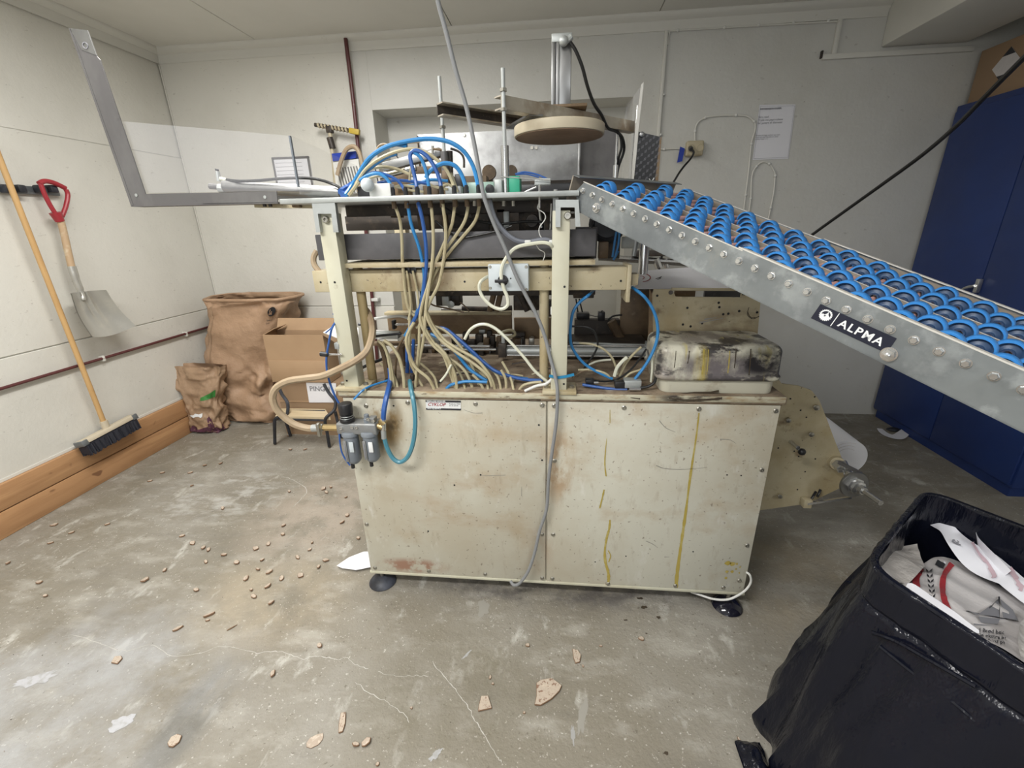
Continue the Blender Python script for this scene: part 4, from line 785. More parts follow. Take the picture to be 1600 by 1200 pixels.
for k in range(26):                                             # small valves and clamps crowding the back of the deck
    x, y = 655+random.random()*200, 524+random.random()*24; s_ = random.uniform(4, 10); Y_ = 1.88+.004*(545-y)
    a_, c_ = P(x, y, Y=Y_), P(x+s_, y, Y=Y_); d_ = random.uniform(.015, .05)
    MB().box(a_.x, c_.x, Y_, Y_+d_, .903, max(a_.z, .915), .003).build('valve_fitting', random.choice(['gunk', 'gunk', 'brown', 'plate', 'screw']), mach)
for k in range(12):
    x, y = 660+random.random()*190, 566+random.random()*22; Y_ = P(x, y+4, Z=.912).y; hose([(x, y, Y_), (x+random.uniform(8, 20), y-3, Y_), (x+random.uniform(24, 40), y+random.uniform(-3, 3), Y_)], random.choice(['brown', 'gunk', 'beigeh']), .003, name='small_line')
blk(961, 597, 977, 607, 1.45, .03, 'black', 'valve_block'); blk(976, 595, 1002, 607, 1.45, .04, 'plate', 'valve_body'); blk(915, 594, 928, 601, 1.47, .03, 'black', 'valve_block'); rod([(983, 608), (1001, 608)], 1.44, .0055, 'steel', 'hose_fitting', 10)
rod([(928, 598), (935, 598)], 1.48, .005, 'steel', 'hose_fitting')
for k in range(10): blk(900+random.random()*115, 575+random.random()*20, 900+random.random()*0+1, 1, 1.6, .01) if False else None

# ---- side plate with slot, unwinder plate
SY = 1.70
def pl2(pts, Y, th, name, m_, par=mach, lab=None):
    m = MB(); m.prism([P(x, y, Y=Y) for x, y in pts], V(0, th, 0)); return m.build(name, m_, par, label=lab)
sp_ = pl2([(1019, 460), (1022, 452), (1050, 452), (1056, 464), (1158, 465), (1160, 452), (1190, 452), (1184, 520), (1175, 600), (1020, 600)], SY, .01, 'side_plate', 'cream')
pl2([(1050, 450), (1190, 451), (1190, 455), (1050, 454)], SY, .01, 'side_plate_rim', 'cream')
pl2([(1015, 452), (1019, 460), (1022, 600), (1012, 560)], SY-.001, .008, 'side_plate_edge', 'brownplate')
blk(1055, 454, 1086, 465, 1.95, .02, 'brownplate', 'film_reel'); blk(1102, 452, 1158, 470, 1.99, .02, 'anth', 'black_panel')
for (x, y) in ((1027, 462), (1074, 481), (1124, 480), (1067, 507), (1079, 510), (1097, 505), (1130, 491), (1138, 490), (1123, 473), (1155, 486), (1183, 488)): hole(x, y, sp_, SY-.0005, 1.1)
for (x, y) in ((1048, 457), (1163, 458)):
    m = MB(); m.cyl(P(x, y, Y=SY), P(x, y, Y=SY-.02), .008); m.build('stud', 'gunk', sp_)
for pl in ([(1170, 480), (1168, 492), (1176, 498), (1186, 494)], [(1168, 487), (1172, 495), (1180, 496)]): run(pl, (.002, .003), 'grime', sp_, SY)
for pl in ([(1093, 504), (1115, 500), (1130, 497)], [(1100, 499), (1120, 496)]): run(pl, (.006, .002), 'scuff', sp_, SY)
# white printed paper web, sloping up towards the back
def wp(x, y, o=0): return P(x, y, Y=1.78+(451-y)/31*.22)+V(0, -o*.3, o)
web = MB(); web.prism([wp(991, 451), wp(1003, 423), wp(1085, 417), wp(1120, 420), wp(1230, 450)], V(0, .001, -.002)); web = web.build('paper_web', 'paper', mach, smooth=False)
m = MB()
for (rx, ry, w_, a_lo, a_hi) in ((15, 7, 1.8, -1.5, 1.4), (5, 3, 1.2, -2.0, 1.2)):
    for k in range(14):
        a0 = a_lo+(a_hi-a_lo)*k/14; a1 = a_lo+(a_hi-a_lo)*(k+1)/14
        q = [wp(1002+math.cos(a)*r1, 434.5+math.sin(a)*r2, .002) for a, r1, r2 in ((a0, rx, ry), (a0, rx-w_, ry-w_*.6), (a1, rx-w_, ry-w_*.6), (a1, rx, ry))]; m.bm.faces.new([m.bm.verts.new(p) for p in q])
m.build('red_print', 'red', web, smooth=False)
m = MB(); put2d(m, text_mesh('h', 14, bold=.5), lambda x, y: wp(1024+x*.6+y*.9, 436-y*.35+x*.25, .002)); m.build('black_print', 'ink', web, smooth=False)
pl2([(991, 451), (1170, 452), (1170, 455), (991, 454)], 1.79, .01, 'web_support_bar', 'gunk')
# stained cover: base tray + rounded lid with a ledge
def rrect(x0, x1, y0, y1, r, n=6):
    pts = []
    for (cx, cy_, a0) in ((x1-r, y1-r, 0), (x0+r, y1-r, 1), (x0+r, y0+r, 2), (x1-r, y0+r, 3)):
        for k in range(n+1): a = (a0+k/n)*math.pi/2; pts.append((cx+r*math.cos(a), cy_+r*math.sin(a)))
    return pts
def rings(m, specs, cap_top=True, cap_bot=True, n=6):
    R = []
    for (x0, x1, y0, y1, r, z) in specs: R.append([m.bm.verts.new(V(x, y, z)) for x, y in rrect(x0, x1, y0, y1, r, n)])
    for k in range(len(R)-1):
        for i in range(len(R[0])): j = (i+1) % len(R[0]); m.bm.faces.new((R[k][i], R[k][j], R[k+1][j], R[k+1][i]))
    if cap_bot: m.bm.faces.new(list(reversed(R[0])))
    if cap_top: m.bm.faces.new(R[-1])
cvr = thing('machine_cover', (.53, 1.54, .905), 'cream cover box blackened with ink, on the right end of the machine deck', 'cover')
X0, X1, Y0, Y1 = .335, .728, 1.435, 1.675
m = MB(); rings(m, [(X0+.018, X1-.012, Y0+.004, Y1, .03, .906), (X0+.016, X1-.012, Y0+.002, Y1, .03, .912), (X0+.010, X1-.008, Y0, Y1, .035, .955)]); m.build('base_tray', 'coverlow', cvr)
sp2 = [(X0, X1, Y0-.008, Y1, .035, .953), (X0-.004, X1+.004, Y0-.012, Y1+.004, .035, .958), (X0-.005, X1+.005, Y0-.013, Y1+.004, .035, .966), (X0, X1, Y0-.008, Y1, .035, .973)]
for k in range(7):
    a = k/6*math.pi/2; ins = .026*(1-math.cos(a)); sp2.append((X0+ins, X1-ins, Y0-.006+ins, Y1-ins, .036-.01*math.sin(a), 1.042+.028*math.sin(a)))
m = MB(); rings(m, sp2); lid = m.build('lid', 'cover', cvr, ang=60)
def lrun(pl, w_, mm):
    m = MB(); q = smoothpts([P(x, y, Y=Y0-.0075) for x, y in pl]); ribbon(m, q, [w_*random.uniform(.5, 1.2) for _ in q], ny, .0012); m.build('ink_run', mm, lid)
for x, y0_, y1_, ww, mm in ((1150, 545, 575, .003, 'grime'), (1173, 545, 586, .004, 'grime'), (1077, 548, 568, .003, 'grime'), (1100, 545, 585, .005, 'oil'), (1107, 546, 585, .003, 'oil'), (1056, 548, 575, .002, 'grime'), (1140, 548, 583, .004, 'oil')):
    lrun([(x, y0_), (x-1, (y0_+y1_)/2), (x-3, y1_)], ww, mm)
m = MB(); q = [P(x, y, Y=Y0-.001) for x, y in ((1060, 615), (1085, 613), (1110, 613), (1123, 611))]; ribbon(m, q, [.002, .005, .006, .010], ny, .002); m.build('black_smear', 'grime', cvr)
rod([(1085, 620), (1215, 622)], 1.415, .003, 'dark', 'shadow_strip')  # dark strip drawn in for the shade in the gap below the cover

# unwinder plate
UY = 1.70
up_ = pl2([(1190, 560), (1222, 600), (1248, 603), (1268, 610), (1280, 625), (1292, 655), (1305, 690), (1318, 722), (1318, 760), (1262, 787), (1225, 792), (1170, 800)], UY, .01, 'unwinder_plate', 'cream')
for (x, y, s) in ((1276, 637, 1.4), (1232, 657, 1.2), (1268, 679, 1.2), (1219, 776, 1.1)):
    m = MB(); m.cyl(P(x, y, Y=UY), P(x, y, Y=UY-.03), .008*s, .007*s, 12); m.lathe(P(x, y, Y=UY-.03), V(0, -1, 0), [(.008*s, 0), (.008*s, .004), (.004, .006)], 6); m.build('stud', 'screw', up_)
for (x, y) in ((1235, 623), (1251, 641), (1260, 652), (1216, 700), (1274, 717), (1258, 737), (1241, 705), (1248, 713), (1246, 765), (1273, 620)): hole(x, y, up_, UY-.0005, .8)
m = MB(); a = P(1235, 690, Y=UY); b = P(1247, 700, Y=UY-.075); m.cyl(a, b, .008); hr = m.build('lever_rod', 'steel', up_)
m = MB(); m.ball(P(1253, 706, Y=UY-.09), .014, 18); m.build('ball_knob', 'black', up_)
for pl in ([(1268, 779), (1275, 768)], [(1277, 776), (1282, 765)]): rod([(x, y, UY-.02) for x, y in pl], UY-.02, .005, 'black', 'rubber_stop')
m = MB(); m.cyl(P(1305, 722, Y=UY), P(1309, 725, Y=UY-.035), .03, .026, 20); m.build('hub_boss', 'cream', up_)
m = MB(); m.lathe(P(1308, 725, Y=UY-.03), V(.12, -1, -.1), [(.023, 0), (.023, .03), (.018, .033), (.018, .028), (.0, .028)], 6, False); m.build('hex_nut', 'steel', up_)
dc = P(1334, 757, Y=UY-.13); ax = V(.10, -1, .05)
m = MB(); m.lathe(dc, ax, [(.01, -.006), (.051, -.006), (.053, -.002), (.053, .002), (.051, .006), (.02, .006)], 36); m.build('brake_disc', 'alu', up_)
m = MB(); m.lathe(dc, ax, [(.032, .0), (.032, .014), (.026, .018), (.026, .03), (.018, .034), (.016, .05)], 8); m.build('clamp_hub', 'steel', up_)
m = MB(); m.cyl(dc, dc+ax.normalized()*.13, .0095, n=16); m.build('spindle', 'steel', up_)
m = MB(); m.cyl(P(1318, 722, Y=UY-.03), dc, .012); m.build('arm_pin', 'steel', up_)
m = MB(); m.beam(P(1310, 722, Y=UY-.06), P(1346, 740, Y=UY-.10), .006, .014); m.build('tension_arm', 'greysteel', up_)
m = MB(); m.beam(P(1262, 787, Y=UY-.03), P(1330, 777, Y=UY-.10), .012, .008); m.build('pull_rod', 'steel', up_)
m = MB(); m.box(*[v for p in zip(P(1251, 775, Y=UY), P(1261, 786, Y=UY)) for v in sorted(p)][:2], UY-.035, UY, *sorted((P(1251, 775, Y=UY).z, P(1261, 787, Y=UY).z)), .002); m.build('pivot_block', 'cream', up_)
rl = P(1322, 715, Y=1.92); m = MB(); m.lathe(rl, V(.03, 1, 0), [(.03, 0), (.088, 0), (.088, .42), (.03, .42)], 36); m.build('paper_roll', 'paper', up_)
m = MB(); m.cyl(P(1309, 725, Y=UY), rl+V(0, .5, 0), .018); m.build('roll_shaft', 'steel', up_)
for r in (.045, .06, .075): m = MB(); m.lathe(rl, V(0, -1, 0), [(r, 0), (r, .0008), (r+.0015, .0008), (r+.0015, 0)], 32, False); m.build('wound_edge', 'paper2', up_)

# ---- filter regulator on the left of the deck
fr = thing('filter_regulator', P(560, 700, Y=1.36), 'grey twin air filter with a black knob on the left front of the machine', 'regulator')
fz = 1.365
def F(x, y, Y=fz): return P(x, y, Y=Y)
hb_ = F(548, 660)
m = MB(); m.box(F(528, 660).x, F(590, 660).x, fz-.02, fz+.03, F(560, 676).z, F(560, 659).z, .006, 3); m.box(F(575, 650).x, F(587, 660).x, fz-.01, fz+.02, F(580, 662).z, F(580, 652).z, .004); m.build('head_block', 'filtm', fr)
MB().box(F(540, 660).x, F(592, 660).x, fz+.028, Yc-.004, F(560, 672).z, F(560, 662).z).build('mounting_bracket', 'screw', fr)
m = MB(); c = F(543, 657); m.lathe(c, V(0, 0, 1), [(.026, 0), (.026, .008), (.022, .010), (.022, .026), (.020, .028), (.024, .030), (.025, .062), (.023, .066), (.016, .068)], 28); m.build('regulator_knob', 'black', fr)
for k in range(2): m = MB(); m.lathe(c+V(0, 0, .012+.008*k), V(0, 0, 1), [(.0228, 0), (.0235, .001), (.0228, .002)], 24, False); m.build('knob_ring', 'plate', fr)
m = MB(); m.lathe(F(574, 660), V(0, 0, 1), [(.012, 0), (.012, .016), (.009, .018), (.009, .030), (.007, .032)], 16); m.build('fill_cap', 'filter', fr)
for (x, x2, yb_) in ((547, 552, 727), (577, 581, 724)):
    top = F(x, 674); bot = F(x2, yb_-4); h = top.z-bot.z
    m = MB(); m.lathe(top, V(0, 0, -1), [(.029, -.004), (.031, 0), (.031, .012), (.026, .014), (.027, h*.85), (.022, h*.93), (.012, h)], 28); bw = m.build('filter_bowl', 'filter', fr)
    m = MB(); m.box(top.x-.018, top.x-.006, fz-.031, fz-.022, bot.z+.02, top.z-.025, .002); m.build('sight_glass', 'filtm', bw)
    m = MB(); m.box(top.x-.015, top.x-.010, fz-.033, fz-.030, bot.z+.028, top.z-.034, .001); m.build('glass_slot', 'greyink', bw)
    m = MB(); m.box(top.x+.002, top.x+.018, fz-.0285, fz-.024, top.z-.07, top.z-.03, .001); m.build('bowl_label', 'whitep' if x > 560 else 'boxw', bw)
    m = MB(); m.cyl(bot+V(-.0, -.006, 0), bot+V(-.0, -.006, -.018), .007); m.build('drain_tap', 'black', bw)
for (x, y) in ((533, 669), (550, 668), (557, 668), (575, 655), (583, 658)):
    m = MB(); m.lathe(F(x, y, fz-.02), V(0, -1, 0), [(.006, 0), (.006, .004), (.003, .004), (.003, .001)], 10); m.build('bolt', 'steel', fr)
m = MB(); m.cyl(F(505, 668), F(528, 668), .012, n=6); m.build('inlet_fitting', 'brass', fr)
m = MB(); m.cyl(F(594, 655), F(601, 662), .012); m.cyl(F(590, 665), F(598, 668), .012); m.build('outlet_elbow', 'brass', fr)
m = MB(); m.tube([F(599, 655), F(599, 672)], .010, n=12); m.build('outlet_fitting', 'steel', fr)
m = MB(); m.tube([F(599, 672), F(600, 685)], .0095, n=12); m.build('hose_clamp', 'plate', fr)
m = MB(); m.tube([F(488, 669), F(505, 668)], .0135, n=12); m.build('hose_clamp', 'plate', fr); m = MB(); m.box(F(498, 660).x, F(503, 660).x, fz-.025, fz-.008, F(500, 678).z, F(500, 658).z, .003); m.build('clamp_screw', 'screw', fr)

# ---- hoses
hose([(495, 392, 1.53), (490, 402, 1.52), (491, 413, 1.51), (499, 424, 1.50), (512, 434, 1.50), (530, 445, 1.50)], 'thickh', .010, label='thick tan hose')
hose([(568, 480, 1.54), (575, 489, 1.53), (580, 502, 1.50), (582, 518, 1.46), (579, 535, 1.42), (572, 550, 1.40), (556, 563, 1.385), (531, 576, 1.375), (505, 587, 1.37), (478, 591, 1.36), (452, 595, 1.355), (433, 605, 1.35), (426, 620, 1.35), (430, 636, 1.35), (442, 650, 1.355), (460, 663, 1.36), (480, 669, 1.365), (492, 669, 1.365)], 'thickh', .0125, label='thick tan hose')
hose([(527, 500, 1.45), (519, 512), (516, 524), (513, 540), (510, 560), (511, 580), (516, 600), (524, 620), (531, 632)], 'bluedk', .0038, 1.40, label=LB)
hose([(530, 672), (531, 690), (534, 706), (540, 718), (547, 727)], 'bluedk', .003, 1.35, label=LB)
hose([(607, 594, 1.48), (585, 601, 1.44), (568, 609, 1.40), (553, 624, 1.38)], 'blueh', .004, label=LB)
hose([(609, 575, 1.49), (610, 592, 1.47), (607, 608, 1.41), (603, 625, 1.38), (600, 642, 1.365), (599, 657, 1.365)], 'bluedk', .0092, label=LB)
hose([(640, 595, 1.47), (643, 612, 1.41), (647, 632, 1.385), (649, 660, 1.375), (646, 690, 1.37), (638, 712, 1.365), (626, 722, 1.365), (614, 716, 1.365), (605, 700, 1.365), (600, 682, 1.365)], 'teal', .0082, label='teal air hose')
hose([(637, 535), (637, 560), (636, 582)], 'bluedk', .0075, 1.60, label=LB); hose([(646, 530), (645, 560), (643, 582)], 'bluedk', .0065, 1.61, label=LB)
# upper row: fittings in the table edge and the hoses below them
fx = [614, 634, 652.5, 671, 690, 710, 729, 748]
for i, x in enumerate(fx):
    a = P(x, 303, Y=1.44); m = MB(); m.cyl(V(a.x, 1.44, TZ1), V(a.x, 1.44, TZ1+.022), .0075, n=8); m.cyl(V(a.x, 1.44, TZ1+.020), V(a.x, 1.44, TZ1+.026), .0055, n=8); m.build('hose_fitting', 'black', mach)
    m = MB(); m.cyl(V(a.x, 1.44, TZ0), V(a.x, 1.44, TZ0-.02), .0078, n=8); m.build('hose_fitting', 'brown', mach)
def z4(l): return [(400+x/4, 300+y/4) for x, y in l]
hose([(615, 318)]+z4([(870, 90), (900, 180), (912, 300), (915, 430), (925, 540), (935, 640), (960, 740)])+[(655, 500), (668, 522), (684, 545)], 'beigeh', .0055, 1.44, label=LG, dY=.05)
hose([(635, 318)]+z4([(950, 90), (970, 200), (1020, 350), (1045, 470), (1050, 560), (1030, 680), (985, 800), (930, 900)]), 'blueh', .0055, 1.435, label=LB, dY=.06)
hose([(653, 318)]+z4([(1020, 90), (1045, 200), (1062, 330), (1065, 450), (1055, 560), (1040, 680), (1000, 780), (960, 860), (945, 950), (943, 1060)]), 'bluedk', .0062, 1.43, label=LB, dY=.05)
hose([(672, 318)]+z4([(1095, 90), (1105, 200), (1108, 330), (1100, 450), (1080, 600), (1062, 740), (1090, 830), (1150, 920), (1250, 1000), (1370, 1080), (1450, 1150), (1475, 1215)]), 'beigeh', .0055, 1.445, label=LG)
hose([(692, 318)]+z4([(1170, 100), (1185, 220), (1182, 350), (1165, 470), (1140, 580), (1095, 670), (1060, 760), (1055, 850), (1040, 960), (1010, 1100), (1000, 1210)]), 'beigeh', .0055, 1.435, label=LG, dY=.03)
hose([(711, 318)]+z4([(1240, 100), (1225, 200), (1185, 300), (1150, 380), (1110, 470), (1070, 600), (1035, 720), (1030, 820), (1100, 950), (1200, 1050), (1250, 1215)]), 'beigeh', .0055, 1.455, label=LG)
hose([(730, 318)]+z4([(1325, 90), (1305, 180), (1250, 270), (1190, 350), (1135, 420), (1095, 520), (1075, 620), (1070, 700)]), 'beigeh', .0055, 1.462, label=LG)
hose([(749, 318)]+z4([(1395, 90), (1370, 180), (1300, 270), (1230, 350), (1170, 430), (1110, 530), (1060, 680), (1030, 790), (1020, 900), (1020, 1000), (1000, 1100)]), 'beigeh', .0055, 1.47, label=LG)
for x, x2 in ((635, 640), (645, 652)): hose([(x, 423), (x+2, 432), (x2, 455), (x2+2, 480), (x2-2, 500)], 'beigeh', .004, 1.468, label=LG)
hose([(640, 495), (640, 520), (640, 560), (650, 585), (662, 607)], 'beigeh', .0052, 1.47, label=LG); hose([(647, 504), (637, 522), (635, 537), (641, 557), (650, 575), (669, 591), (679, 609)], 'beigeh', .0058, 1.44, label=LG)
hose([(655, 507), (655, 535), (652, 566), (649, 607)], 'beigeh', .005, 1.455, label=LG); hose([(659, 494), (666, 516), (679, 537), (693, 556), (702, 580), (712, 609)], 'beigeh', .005, 1.46, label=LG)
hose([(666, 485), (675, 506), (687, 522), (698, 534), (717, 546), (742, 560), (757, 575), (768, 592), (774, 611)], 'beigeh', .0055, 1.45, label=LG)
hose([(680, 537), (695, 552), (705, 570), (712, 590), (714, 611)], 'beigeh', .0055, 1.448, label=LG); hose([(686, 540), (700, 558), (717, 570), (730, 585), (740, 611)], 'beigeh', .0055, 1.465, label=LG)
hose([(650, 512), (664, 508), (680, 510), (700, 520), (722, 545), (738, 572), (752, 611)], 'beigeh', .0052, 1.485, label=LG)
hose([(668, 514), (680, 512), (696, 514), (711, 525), (736, 547), (757, 567), (777, 581), (805, 590), (830, 594), (848, 594)], 'bluedk', .0062, 1.49, label=LB)
hose([(672, 522), (685, 527), (699, 535), (717, 557), (736, 579), (761, 595)], 'blueh', .0062, 1.475, label=LB)
hose([(695, 611), (702, 603), (712, 599), (730, 596), (761, 597)], 'blueh', .0055, 1.45, label=LB)
hose([(660, 512), (690, 514), (715, 530), (740, 553), (765, 575), (790, 587), (825, 592)], 'blueh', .005, 1.50, label=LB)
hose([(726, 530), (734, 516), (746, 508), (760, 507), (775, 514), (792, 529), (817, 556), (836, 580), (856, 597)], 'paleh', .0055, 1.47, label='pale hose arching over the deck')
hose([(783, 578), (790, 592), (791, 611)], 'beigeh', .005, 1.46, label=LG); hose([(810, 611), (818, 602), (832, 598), (846, 597)], 'beigeh', .005, 1.45, label=LG); hose([(738, 585), (748, 595), (757, 611)], 'beigeh', .005, 1.455, label=LG)
hose([(820, 611), (838, 603), (852, 600), (862, 592), (866, 582)], 'white', .005, 1.425, label='white cable')
for pl, mm, rr, yy in (([(597, 534), (607, 557), (612, 579), (616, 609)], 'beigeh', .0062, 1.46), ([(600, 532), (612, 541), (624, 560), (630, 585), (632, 609)], 'beigeh', .0062, 1.45), ([(592, 534), (600, 556), (605, 590)], 'brown', .009, 1.50), ([(590, 532), (602, 545), (609, 575), (612, 609)], 'beigeh', .005, 1.455), ([(636, 520), (622, 545), (618, 580), (620, 600)], 'brown', .004, 1.52), ([(705, 570), (697, 585), (688, 596)], 'paleh', .004, 1.44)):
    hose(pl, mm, rr, yy, label=LG if mm == 'beigeh' else None)
random.seed(3)
for x in (622, 684, 727, 763, 783, 803):
    hose([(x-22+random.uniform(-10, 4), 566+random.uniform(-8, 8), 1.54), (x-6, 588, 1.49), (x, 611, 1.445)], 'beigeh', .0048, label=LG)
hose([(500+9, 520), (518, 512), (524, 505), (524, 495), (520, 490)], 'bluedk', .0025, 1.5, label='thin blue line')
# grey clipped conduit at the right post and the white loop of the switch box
hose([(765, 312, 1.43), (769, 330), (778, 350), (792, 366), (808, 376), (826, 378), (845, 375), (858, 376), (866, 386), (869, 400), (869, 450), (868, 500), (867, 545), (866, 578)], 'pvc', .008, 1.435, 'grey_conduit')
for (x, y) in ((825, 378), (863, 378), (870, 396), (869, 444), (868, 489), (867, 543)):
    c = P(x, y, Y=1.435); m = MB(); m.box(c.x-.010, c.x+.010, 1.424, 1.447, c.z-.006, c.z+.006, .003); m.build('cable_tie', 'white', mach)
m = MB(); c0_ = P(866, 485, Y=1.43); m.box(c0_.x-.012, c0_.x+.008, 1.424, 1.45, c0_.z-.014, c0_.z+.01, .003); m.build('cable_tie', 'white', mach)
hose([(866, 392, 1.44), (860, 382), (848, 379), (830, 381), (808, 386), (796, 396), (786, 412), (783, 430), (787, 450), (793, 465), (793, 477), (783, 483), (768, 478), (755, 465), (749, 452), (751, 440), (762, 432, 1.46)], 'paleh', .0058, 1.415, 'white_cable', label='off-white cable looping round the switch box')
m = MB(); q = [P(x, y, Y=1.415) for x, y in ((858, 587), (872, 590), (885, 588), (897, 585))]; ribbon(m, q, .010, ny, .001); m.build('cyan_tape', 'tape', mach)

# ---- table top clutter
fs_ = mach
arc = lambda pts, m_, r=.0055, lab=None, Y=1.5, dY=0: hose(pts, m_, r, Y, 'air_hose', lab, dY)
arc([(540, 305, 1.44), (550, 290), (560, 272), (577, 247), (605, 229), (640, 220), (672, 217), (702, 222), (725, 237), (740, 262), (748, 295, 1.44)], 'blueh', .0065, LB, 1.47)
arc([(541, 305, 1.45), (553, 286), (566, 263), (585, 240), (612, 226), (636, 228)], 'blueh', .0065, LB, 1.48)
arc([(556, 288), (572, 264), (595, 247), (622, 236), (648, 233), (672, 242), (695, 262), (707, 285), (711, 300, 1.44)], 'beigeh', .0055, LG, 1.465)
arc([(558, 285), (572, 268), (600, 247), (620, 240)], 'blueh', .006, LB, 1.49)
arc([(562, 282), (575, 274), (590, 271), (602, 277), (610, 288), (614, 302, 1.44)], 'blueh', .0055, LB, 1.46)
arc([(565, 280), (582, 270), (600, 272), (618, 280), (628, 290), (634, 302, 1.44)], 'bluedk', .005, LB, 1.47)
arc([(652, 300, 1.44), (649, 280), (643, 255), (641, 243), (646, 236), (657, 237), (670, 247), (681, 265), (688, 285), (690, 302, 1.44)], 'bluedk', .006, LB, 1.45)
arc([(646, 238), (656, 245), (664, 262), (669, 285), (671, 302, 1.44)], 'blueh', .0055, LB, 1.452)
arc([(665, 278), (672, 267), (685, 258), (698, 255), (712, 260), (722, 275), (730, 300, 1.44)], 'blueh', .0065, LB, 1.46)
arc([(590, 286), (615, 282), (640, 283), (668, 287)], 'bluedk', .005, LB, 1.55); arc([(634, 291), (650, 288), (672, 281), (700, 283)], 'blueh', .005, LB, 1.56)
arc([(565, 268), (585, 262), (605, 261), (625, 266), (645, 275)], 'beigeh', .005, LG, 1.53); arc([(566, 280), (590, 275), (615, 270), (632, 264)], 'beigeh', .0045, LG, 1.55)
for pl in ([(640, 282), (641, 270), (643, 258)], [(620, 292), (640, 297), (662, 300)], [(668, 286), (680, 292), (700, 296)], [(608, 296), (625, 290), (650, 292)], [(690, 292), (700, 288), (712, 296)], [(705, 270), (712, 290), (716, 300)]): arc(pl, 'beigeh', .004, LG, 1.5)
arc([(533, 300, 1.45), (542, 294), (556, 285), (566, 275)], 'bluedk', .011, 'bundled blue hoses'); arc([(536, 305, 1.44), (546, 297), (557, 290)], 'bluedk', .010, 'bundled blue hoses'); arc([(545, 305), (552, 296), (560, 284)], 'beigeh', .006, LG, 1.43)
rod([(612, 230), (625, 225), (655, 222)], 1.62, .003, 'thickh', 'thin_line'); rod([(588, 235), (592, 228), (600, 225), (608, 227)], 1.7, .003, 'thickh', 'thin_line')
blk(652, 211, 655, 265, 2.24, .01, 'brown', 'hood_edge')
# machine parts standing on the plate
def onp(x0, x1, ytop, Y, d, m_='gunk', name='mechanism_block', z0=TZ1, bev=.003):
    a, b = P(x0, ytop, Y=Y), P(x1, ytop, Y=Y); return MB().box(a.x, b.x, Y, Y+d, z0, max(a.z, z0+.005), bev).build(name, m_, mach)
onp(575, 609, 287, 1.43, .04, 'white', 'white_block'); onp(557, 577, 291, 1.44, .03, 'black')
m = MB(); m.ball(P(574, 289, Y=1.41), .020, 16); m.build('plastic_bulb', 'boxw', mach)
onp(600, 700, 262, 1.85, .08, 'brown', 'cam_housing'); onp(640, 690, 272, 1.70, .06, 'alu'); onp(700, 760, 276, 1.75, .06, 'brown'); onp(690, 700, 266, 1.65, .05, 'brown', 'bearing_block'); onp(710, 722, 272, 1.60, .03, 'black')
onp(728, 772, 285, 1.62, .07, 'greenclear', 'guide_block'); onp(745, 768, 274, 1.95, .05, 'brown'); onp(795, 812, 275, 1.48, .07, 'green', 'green_block'); onp(772, 784, 280, 1.47, .03, 'plate', 'cylinder_body')
onp(760, 900, 285, 2.0, .03, 'gunk', 'dark_housing'); onp(812, 895, 288, 1.72, .25, 'black', 'dark_housing'); onp(620, 640, 290, 1.52, .03, 'brown'); onp(660, 684, 290, 1.55, .04, 'brown'); onp(695, 720, 291, 1.50, .03, 'plate')
m = MB(); a, b = P(600, 262, Y=1.75), P(690, 238, Y=1.75); m.beam(a, b, .04, .03, bev=.004); m.build('angled_cylinder', 'alu', mach)
m = MB(); m.tube([P(594, 275, Y=1.8), P(650, 262, Y=1.8)], .012); m.build('angled_cylinder', 'alu', mach)
rod([(676, 228), (676, 240)], 1.7, .004, 'screw', 'pin'); rod([(676, 233), (690, 234)], 1.7, .004, 'brown', 'pin'); rod([(704, 232), (715, 236), (722, 242), (725, 250), (725, 262)], 1.72, .004, 'gunk', 'bent_lever'); rod([(702, 236), (704, 300)], 1.72, .012, 'gunk', 'spring_post')
rod([(585, 258), (592, 290)], 1.6, .002, 'black', 'thin_rod'); rod([(617, 240), (626, 253)], 1.8, .002, 'black', 'thin_rod')
m = MB(); c = P(765, 270, Y=1.96); m.lathe(c, V(0, -1, 0), [(.028, 0), (.028, .02)], 20); m.build('cam_disc', 'brown', mach)
m = MB(); c = P(800, 268, Y=1.96); m.lathe(c, V(0, -1, 0), [(.022, 0), (.022, .02)], 20); m.build('cam_disc', 'brown', mach)
rod([(782, 276), (860, 282)], 1.48, .002, 'steel', 'thin_rod'); rod([(805, 272), (820, 269), (840, 273), (860, 282)], 1.5, .0028, 'bluedk', 'thin_blue_line'); rod([(806, 273), (822, 272), (842, 277)], 1.5, .0022, 'bluedk', 'thin_blue_line')
a = P(835, 281, Y=1.49); MB().box(a.x, a.x+.05, 1.49, 1.52, a.z-.015, a.z+.004, .003).build('sensor_bracket', 'plate', mach); rod([(843, 289), (843, 325)], 1.42, .0035, 'steel', 'bolt'); rod([(820, 300), (838, 292)], 1.45, .003, 'steel', 'strut'); rod([(868, 296), (868, 302)], 1.42, .006, 'steel', 'bolt')
m = MB(); c = P(766, 296, Y=1.45); m.lathe(c, V(0, -1, 0), [(.014, 0), (.014, .012), (.006, .014)], 14); m.build('round_knob', 'black', mach)
